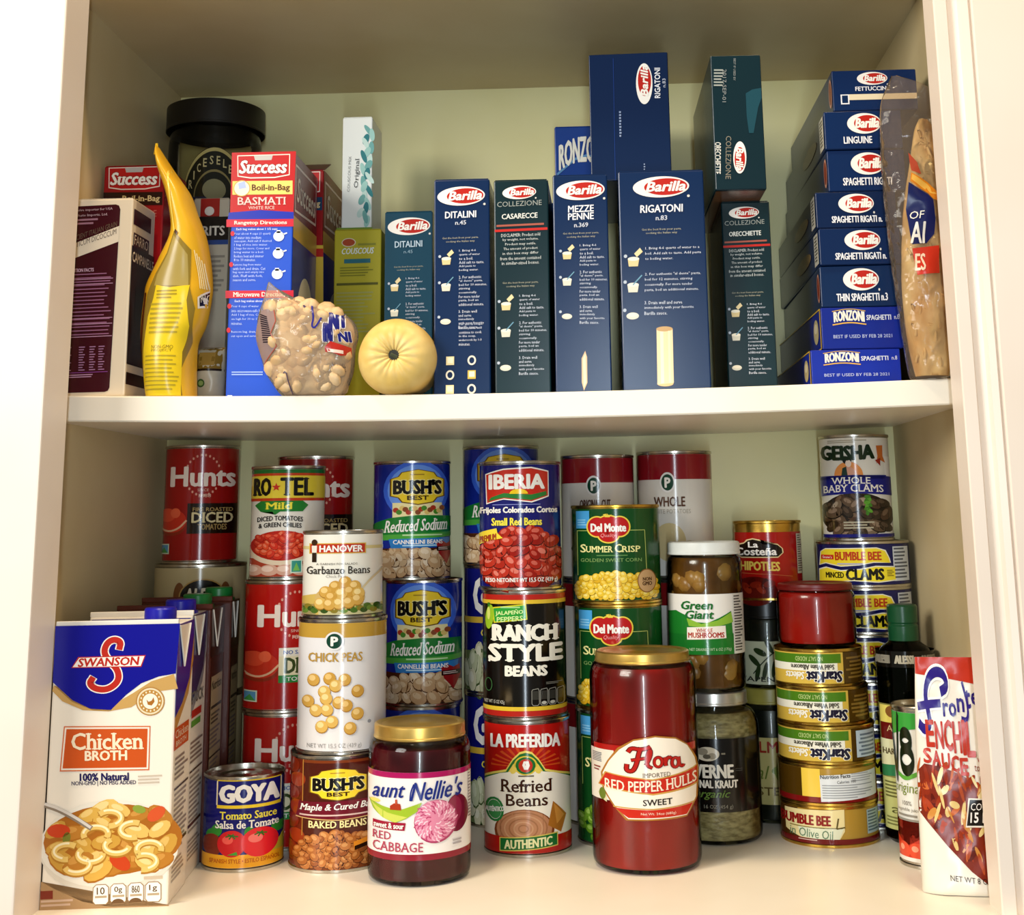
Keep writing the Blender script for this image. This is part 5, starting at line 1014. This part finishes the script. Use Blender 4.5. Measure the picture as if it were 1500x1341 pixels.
carton('rice_box', 'dim red and yellow rice box set back, with its top flap lifted', -.2372, -.1865, .145, .12, zs(-.21) + .0002, .6250, '#8f1418', f_sucr, right=r_suc, group='boil-in-bag rice boxes')
fl = bpy.data.objects['rice_box.002']
m = Mesh(); m.box(-.026, .026, -.001, .0, 0, .03, ink('#4a0c0a', .4)); o = m.obj('lifted_flap', fl); o.location = (0, .002, .2335); o.rotation_euler = (-1.15, 0, 0)
def f_yel(A):
    A.quad((503, 560), (715, 562), (498, 1235), (708, 1235)); A.E(568, 610, 28, 14, '#a8482a', 4).E(568, 610, 32, 17, '#d8d0b0', 3.6); A.G(610, 615, 690, 628, 1, '#8a8a30', 5, .6, 0); A.T('COUSCOUS', 538, 632, 682, 655, '#e0e6e0', 6, bold=.04, shear=.25)
    A.B(548, 674, 666, 690, '#2a6a78', 4); A.G(530, 705, 690, 745, 4, '#7a7a24', 4, .4); A.G(515, 765, 700, 780, 1, '#5a5a1a', 4, .6, 0); A.G(515, 800, 690, 960, 12, '#a8a860', 4, .4)
carton('couscous_box', 'yellow-green couscous box, second low box from the rice boxes, under the white one', -.1760, -.1300, .15, .07, zs(-.15) + .0002, .5655, '#b3a92e', f_yel)
def f_whi(A):
    A.quad((540, 65), (665, 65), (555, 513), (686, 513)); A.T('COUSCOUS MIX', 573, 220, 584, 360, '#8a8c88', 6, rot=1).T('Original', 601, 232, 624, 345, '#4a4c4a', 6, rot=1, se=1)
    for k in range(22):
        y = 120 + k * 17; q = (k * 37) % 11 / 11
        A.E(652 + 16 * math.sin(k * 1.9), y, 9 + 5 * q, 30 - 10 * q, ('#6fa8a4', '#9cc8c0', '#2f7a80', '#c2dcd4')[k % 4], 4 + (k % 7) * .1, 16, -.7 + 1.4 * q)
    A.P([(535, 500), (690, 500), (690, 520), (535, 520)], '#7a9a3a', 3)
carton('couscous_box', 'slim white couscous box with teal leaves, standing on the yellow-green box', -.1716, -.1416, .16, .055, .5664, .6826, '#e6e9e4', f_whi)
# grits box, rice jar
def f_grits(A):
    A.quad((625, 475), (760, 475), (625, 1290), (760, 1290)); A.B(652, 475, 724, 545, '#a8241c', 3).E(686, 525, 18, 18, '#e6dccc', 4).B(652, 545, 724, 558, '#5a1a14', 3).B(620, 548, 760, 640, '#14100e', 3.6).T('GRITS', 628, 585, 745, 622, '#e6dcc8', 6, bold=.04).B(620, 640, 760, 658, '#2a4a8a', 3.6); A.G(670, 700, 750, 850, 8, '#9a9080', 4)
carton('grits_box', 'pale grits box with black name band, between the yellow bag and the rice boxes', -.3150, -.2795, .1465, .035, zs(-.27) + .0002, .5995, '#c9bda4', f_grits)
def a_rice(A):
    A.fr(0, 1, 0, 1); A.E(0, .42, .64, .42, '#14180e', 3, 40, a0=PI, a1=2 * PI).O(0, .42, .62, .40, .03, '#b8a868', 4, 40, PI, 2 * PI).O(0, .42, .40, .22, .02, '#8a7c4c', 4, 30, PI, 2 * PI)
    for k, ch in enumerate('RICESELECT'):
        a = PI + .35 + k * (PI - .7) / 9; x, y = .51 * math.cos(a), .42 + .31 * math.sin(a); d_ = .010 if ch == 'I' else .035; A.T(ch, x - d_, y - .035, x + d_, y + .035, '#c8ba84', 6, bold=.03)
    A.E(0, .36, .24, .09, '#8a8460', 4).B(-.66, .42, .66, .62, '#0e1a3a', 3.4).T('ROYAL BLEND', -.6, .46, .6, .58, '#4a6a9a', 6, bold=.04); A.P([(-.62, .62), (.62, .62), (.45, .80), (0, .86), (-.45, .80)], '#14180e', 3).O(.3, .68, .2, .03, .015, '#b0a878', 4, 20)
RICE = noisy('mixed_rice', '#4a3a1a', '#8a744a', 180, .5, .4, detail=5)
t = jar('rice_jar', 'large clear rice jar with wide black lid, in the back corner of the shelf', -.3232, .238, zs(-.32), rnd(.0480, .272, .288, .0470, .302, .008), .245, RICE, (.0515, .2970, .3235), noisy('black_jar_lid', '#0a0806', '#141008', 20, .45), a_rice, (.0482, .146, .271), glass=PLASTIC)
# yellow stand-up bag seen from its side
t = thing('snack_bag', 'tall yellow bag seen edge on, leaning beside the cream and maroon box', 'bag', (-.290, .036, zs(-.29)), 0)
zz = zs(-.29)
Rw = [(0, -.0224, .0186, .026, .024), (.010, -.0240, .0178, .029, .026), (.025, -.0262, .0172, .029, .026), (.048, -.0295, .0178, .028, .026), (.066, -.0305, .0252, .027, .025), (.090, -.0290, .0290, .026, .024), (.102, -.0272, .0292, .025, .024), (.122, -.0180, .0268, .025, .024), (.145, -.0075, .0212, .025, .024), (.165, -.0080, .0130, .025, .024), (.185, -.0130, .0050, .024, .024), (.205, -.0200, -.0092, .022, .022), (.218, -.0234, -.0180, .016, .016), (.228, -.0254, -.0240, .006, .006)]
bg = Bag(Rw, 7, .0004, 4, 2.2, .35)
m = bg.mesh(noisy('yellow_bag_film', '#d8a018', '#e4b428', 14, .3, .03), 80)
A = Art(1, 1)
def bq(x, y): return ((60 + x / 2.793 - 276) * .00055, max(.001, (1278 - y) / 2.793 * .00055 * 1.0))
def bq(x, y):   # the bag's own panel
    return (-.3123 + (x - 450) * .0002068 + .290, (1275 - y) * .000222)
A.uv = bq
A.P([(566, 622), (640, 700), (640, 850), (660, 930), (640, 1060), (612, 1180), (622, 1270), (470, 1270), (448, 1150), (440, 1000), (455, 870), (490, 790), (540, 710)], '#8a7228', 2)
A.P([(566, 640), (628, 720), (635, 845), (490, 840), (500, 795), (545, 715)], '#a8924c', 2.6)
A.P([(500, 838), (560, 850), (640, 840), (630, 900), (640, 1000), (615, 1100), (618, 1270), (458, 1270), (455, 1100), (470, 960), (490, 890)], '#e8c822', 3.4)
A.G(505, 860, 600, 900, 3, '#a08a1c', 5, .4); A.G(480, 910, 625, 1040, 7, '#b09a28', 5, .4, .2); A.T('NON-GMO', 498, 1076, 585, 1090, '#8a7414', 5).T('PROJECT', 498, 1092, 582, 1104, '#8a7414', 5); A.G(470, 1115, 610, 1260, 9, '#b09a28', 5, .35, .2)
A.P([(436, 860), (448, 862), (446, 1000), (440, 1180), (430, 1180), (430, 1000)], '#5a2a10', 3)
A.P([(668, 885), (708, 845), (720, 910), (668, 930)], '#efe6d4', 4).P([(674, 888), (704, 856), (715, 902), (674, 920)], '#1a1208', 4.4).T('RICE', 678, 868, 712, 900, '#e6dcc8', 6, slope=-10)
for k in range(5): A.S([(650 + k * 8, 700 + k * 12), (668 + k * 7, 790 + k * 9), (676 + k * 6, 850)], 3, '#f0e0a8', 4, 1)
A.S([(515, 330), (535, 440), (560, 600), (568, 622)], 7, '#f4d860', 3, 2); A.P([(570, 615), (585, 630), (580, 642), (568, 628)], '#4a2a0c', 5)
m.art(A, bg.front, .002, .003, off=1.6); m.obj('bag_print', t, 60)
m = Mesh(); m.tube([(-.0256, 0, .221), (-.0252, -.001, .231)], [.0022, .0012], ink('#e8c028'), 10); m.obj('sealed_tip', t, 40)
# small tan packet behind it
t = thing('pasta_packet', 'small tan and pale green packet tucked behind the foot of the yellow bag', 'packet', (-.2725, .0780, zs(-.27)), 0)
bg = Bag([(0, -.0135, .0130, .010, .010), (.01, -.0148, .0138, .013, .012), (.03, -.0140, .0142, .013, .012), (.046, -.0140, .0140, .008, .008), (.05, -.0140, .0140, .002, .002)], 5, .0006, 6)
m = bg.mesh(noisy('packet_film', '#b8ae94', '#c8bfa6', 60, .3, .1), 36); A = Art(1, 1); A.uv = lambda x, y: (-.0145 + .029 * x, .05 * (1 - y))
A.P([(0, 0), (1, 0), (1, .44), (0, .40)], '#8a6a24', 2).B(.25, .1, .75, .34, '#a8843c', 3).B(0, .4, 1, .44, '#2a1c10', 4).E(.36, .66, .12, .075, '#3a5a2a', 4).E(.36, .66, .08, .045, '#8aa05a', 4.6)
m.art(A, bg.front, .004, .006); m.obj('packet_print', t, 60)
# bag of tan shells
t = thing('nut_bag', 'clear bag of pale tan pieces with blue letters and barcode, at the shelf edge', 'bag', (-.170, .0175, zs(-.17)), 0)
bz = zs(-.17)
def r_(z, l, r, f, b): return (z - .3912, l + .170, r + .170, f, b)
Rw = [r_(.3912, -.189, -.139, .010, .010), r_(.3962, -.1945, -.1355, .016, .015), r_(.4117, -.2050, -.1300, .0195, .017), r_(.4300, -.2112, -.1285, .0195, .017), r_(.4434, -.2148, -.1262, .0185, .016), r_(.4560, -.2140, -.1310, .016, .014), r_(.4655, -.2126, -.1455, .012, .011), r_(.4750, -.2095, -.1770, .008, .008), r_(.4860, -.2070, -.1975, .004, .004), r_(.4915, -.2055, -.2040, .0015, .0015)]
bg = Bag(Rw, 5, .0009, 8, 2.1, .8)
SHELL = noisy('pale_shells', '#bd9868', '#dcbe92', 45, .5, .35, detail=4)
m = Mesh(); random.seed(21)
for k in range(90):
    z = random.uniform(.006, .080); row = bg.at(0, z); x = random.uniform(row[1] + .0105, row[2] - .0105); c = (row[1] + row[2]) / 2; hw = (row[2] - row[1]) / 2; g = math.sqrt(max(0, 1 - ((x - c) / hw) ** 2)); y = -(row[3] - .0082) * g if random.random() < .7 else random.uniform(-1, 1) * (row[4] - .007) * g
    if row[3] < .010: continue
    m.ball((x, y, z), (.0100, .0056, .0080), SHELL, 12, random.random() * 6)
inner = Bag([(a, b + .003, c - .003, max(d - .0045, .001), max(e - .004, .001)) for a, b, c, d, e in Rw[:8]], 5, .0012, 3, 2.1, 1.5); inner.mesh(SHELL, 40, m)
o = m.obj('contents', t, 60); o['kind'] = 'stuff'
m = bg.mesh(film('nut_bag_film', '#f4ecde', .22, .09, '#f0e4d0', .16, .6, 55), 48)
m.obj('clear_film', t, 70)
A = Art(1, 1); A.uv = lambda x, y: (-.2148 + (x - 162) * .0001925 + .170, (1280 - y) * .000206)
A.P([(192, 918), (250, 912), (268, 970), (245, 1020), (278, 1072), (212, 1145), (196, 1110), (172, 1060), (164, 1010)], '#8a7470', 2)
for k in range(13): A.S([(186 + k * 2, 935 + k * 10), (222 + k * 3, 950 + k * 9)], 5, '#1a1220', 3)
A.S([(250, 915), (268, 970), (248, 1020), (276, 1075), (210, 1150)], 4, '#a04a3a', 3)
for tx, x0, x1, y0, y1, sl in (('N', 505, 545, 935, 1010, 0), ('I', 556, 568, 935, 1000, 0), ('IN', 486, 520, 985, 1060, 0), ('NI', 545, 600, 1020, 1060, 0)): A.TO(tx, x0, y0, x1, y1, '#1c2070', '#e8e0dc', .05, 4, bold=.08, shear=-.2)
A.S([(420, 900), (440, 960), (432, 1000), (450, 1005), (470, 960)], 8, '#2a2a80', 4, 2); A.S([(372, 888), (400, 920), (425, 930)], 7, '#4a3a5a', 4, 2)
A.P([(492, 1085), (515, 1060), (550, 1070), (600, 1085), (600, 1115), (560, 1120), (520, 1105), (495, 1105)], '#b02a20', 4); A.P([(500, 1090), (570, 1098), (570, 1112), (505, 1104)], '#e8d0c0', 4.5)
A.T('Net Wt', 525, 1150, 580, 1182, '#5a4438', 5, slope=8); A.S([(262, 1262), (300, 1200), (320, 1175), (335, 1230), (348, 1272)], 5, '#4a3c50', 4, 1); A.G(275, 1200, 310, 1250, 4, '#6a5a60', 4)
mm = Mesh().art(A, bg.front, .004, .005, off=1.6); mm.obj('film_print', t, 70)
m = Mesh(); m.box(-.0395, -.0255, -.0006, .0006, .0835, .1010, film('nut_bag_film', '#f0e6d6'), 0); 
# round wrapped bundle
t = thing('wrapped_bundle', 'round pale yellow bundle with pleated paper end and small dark hole', 'package', (-.0925, .010, zs(-.0925) + .0330), 0)
m = Mesh(); n = 96; prof = [(.0042, -.0125), (.0052, -.0140), (.0090, -.0158), (.0150, -.0166), (.0215, -.0150), (.0270, -.0112), (.0310, -.0050), (.0330, .003), (.0334, .014), (.0325, .050), (.0290, .058), (0, .060)]
v = []; f = []; k = len(prof); random.seed(5); ph = [random.uniform(-.5, .5) for _ in range(16)]
for i in range(n):
    a = 2 * PI * i / n; sct = 16 * a / (2 * PI); j = int(sct) % 16; fr_ = sct - int(sct)
    for r, y in prof:
        pl = max(0, min(1, (.031 - r) / .026)) if y < .01 else 0
        dip = .0016 * pl * (1 - min(1, abs(fr_ - .5 - ph[j] * .4) * 2) ** .6 * 1) ; rr = r * (1 + .012 * math.cos(3 * a + 1) * (r > .02))
        sq = .985 if math.sin(a) < -.9 else 1
        v.append((rr * math.cos(a), y + dip, min(max(rr * math.sin(a) * sq * .985, -.0329), .05)))
for i in range(n):
    j = (i + 1) % n
    for q in range(k - 1): f.append((i * k + q, j * k + q, j * k + q + 1, i * k + q + 1))
m.add(v, f, noisy('yellow_paper_wrap', '#d9b45e', '#e6c87e', 40, .45, .08)).obj('paper_wrap', t, 50)
m = Mesh(); m.lathe([(0, 0), (.0046, 0), (.0046, .006), (0, .006)], noisy('dark_core', '#141208', '#2c2c18', 80, .6), 20); o = m.obj('core', t); o.rotation_euler = (PI / 2, 0, 0); o.location = (0, -.0062, 0)
m = Mesh(); m.box(-.0030, .0034, -.0008, .0008, -.0016, .0016, noisy('dark_core_twist', '#4a5030', '#2a2c18', 60, .5), .0004); o = m.obj('twist_end', t); o.location = (.0002, -.0133, -.001); o.rotation_euler = (.3, .5, 0)
# clear bag of noodles at the right
t = thing('noodle_bag', 'tall clear bag of egg noodles with navy and red panel, before the spaghetti stack', 'bag', (.3555, .0125, zs(.3555)), 0)
z0 = zs(.3555)
Rw = [(.0003, -.0160, .0160, .013, .010), (.006, -.0180, .0215, .017, .014), (.03, -.0205, .0245, .019, .016), (.065, -.0235, .0260, .0195, .017), (.10, -.0262, .0265, .019, .017), (.15, -.0285, .0265, .017, .016), (.19, -.0290, .0262, .014, .014), (.22, -.0278, .0255, .010, .011), (.240, -.0262, .0235, .006, .008), (.256, -.0200, .0150, .003, .004), (.2665, -.0150, -.0105, .001, .0015)]
bg = Bag(Rw, 5, .0013, 9, 2.1, .6)
NOOD = noisy('egg_noodles', '#c8964e', '#e8c888', 55, .5, .4, detail=5, stretch=(1, 1, .35))
m = Mesh(); inner = Bag([(.003, -.012, .015, .009, .008), (.03, -.0165, .0215, .015, .012), (.07, -.0185, .0235, .0155, .013), (.11, -.0165, .024, .015, .013), (.15, -.0120, .024, .013, .012), (.19, -.0040, .0235, .009, .009), (.215, .0010, .019, .005, .006), (.226, .006, .013, .002, .002)], 5, .0018, 5, 2.1, 1.2); inner.mesh(NOOD, 40, m); random.seed(4)
for k in range(46):
    z = .01 + .20 * random.random(); row = inner.at(0, z); x = random.uniform(row[1] + .003, row[2] - .003); c = (row[1] + row[2]) / 2; hw = (row[2] - row[1]) / 2; g = math.sqrt(max(0, 1 - ((x - c) / hw) ** 2)); y = -row[3] * g * .85; P = []
    a = random.random() * 6
    for q in range(7): P.append((x + (q - 3) * .0014 * math.cos(a), y - .0009 + .0011 * math.cos(q * 1.3 + a), z + (q - 3) * .003 * math.sin(a) + .0012 * math.sin(q * 1.7)))
    m.tube(P, .0013, NOOD, 6)
o = m.obj('contents', t, 60); o['kind'] = 'stuff'
bg.mesh(film('noodle_bag_film', '#f2ece4', .2, .07, '#c8b4a0', .10, .7, 45), 48).obj('clear_film', t, 70)
A = Art(1, 1); A.uv = lambda x, y: ((x - 850) * .000225 + .0005, (1235 - y) * .000226)
A.P([(812, 463), (872, 500), (915, 545), (905, 575), (885, 568), (870, 545), (806, 497)], '#d8801c', 4).P([(815, 470), (870, 508), (905, 548), (880, 545), (810, 490)], '#eab04a', 4.4)
A.P([(800, 500), (868, 548), (885, 572), (890, 640), (882, 700), (850, 735), (795, 740), (786, 600)], '#141c50', 3)
A.T('OF', 797, 612, 850, 642, '#e6e0d4', 6, shear=.25).T('AI', 790, 655, 850, 735, '#e6e0d4', 6, shear=.2, bold=.02).P([(795, 755), (895, 745), (888, 850), (806, 856)], '#c4301c', 4).T('ES', 800, 775, 838, 840, '#e8c8a8', 6, shear=.2, bold=.02)
A.P([(812, 380), (840, 420), (850, 470), (815, 455)], '#a8442c', 3)
Mesh().art(A, bg.front, .004, .006, off=1.6).obj('film_print', t, 70)
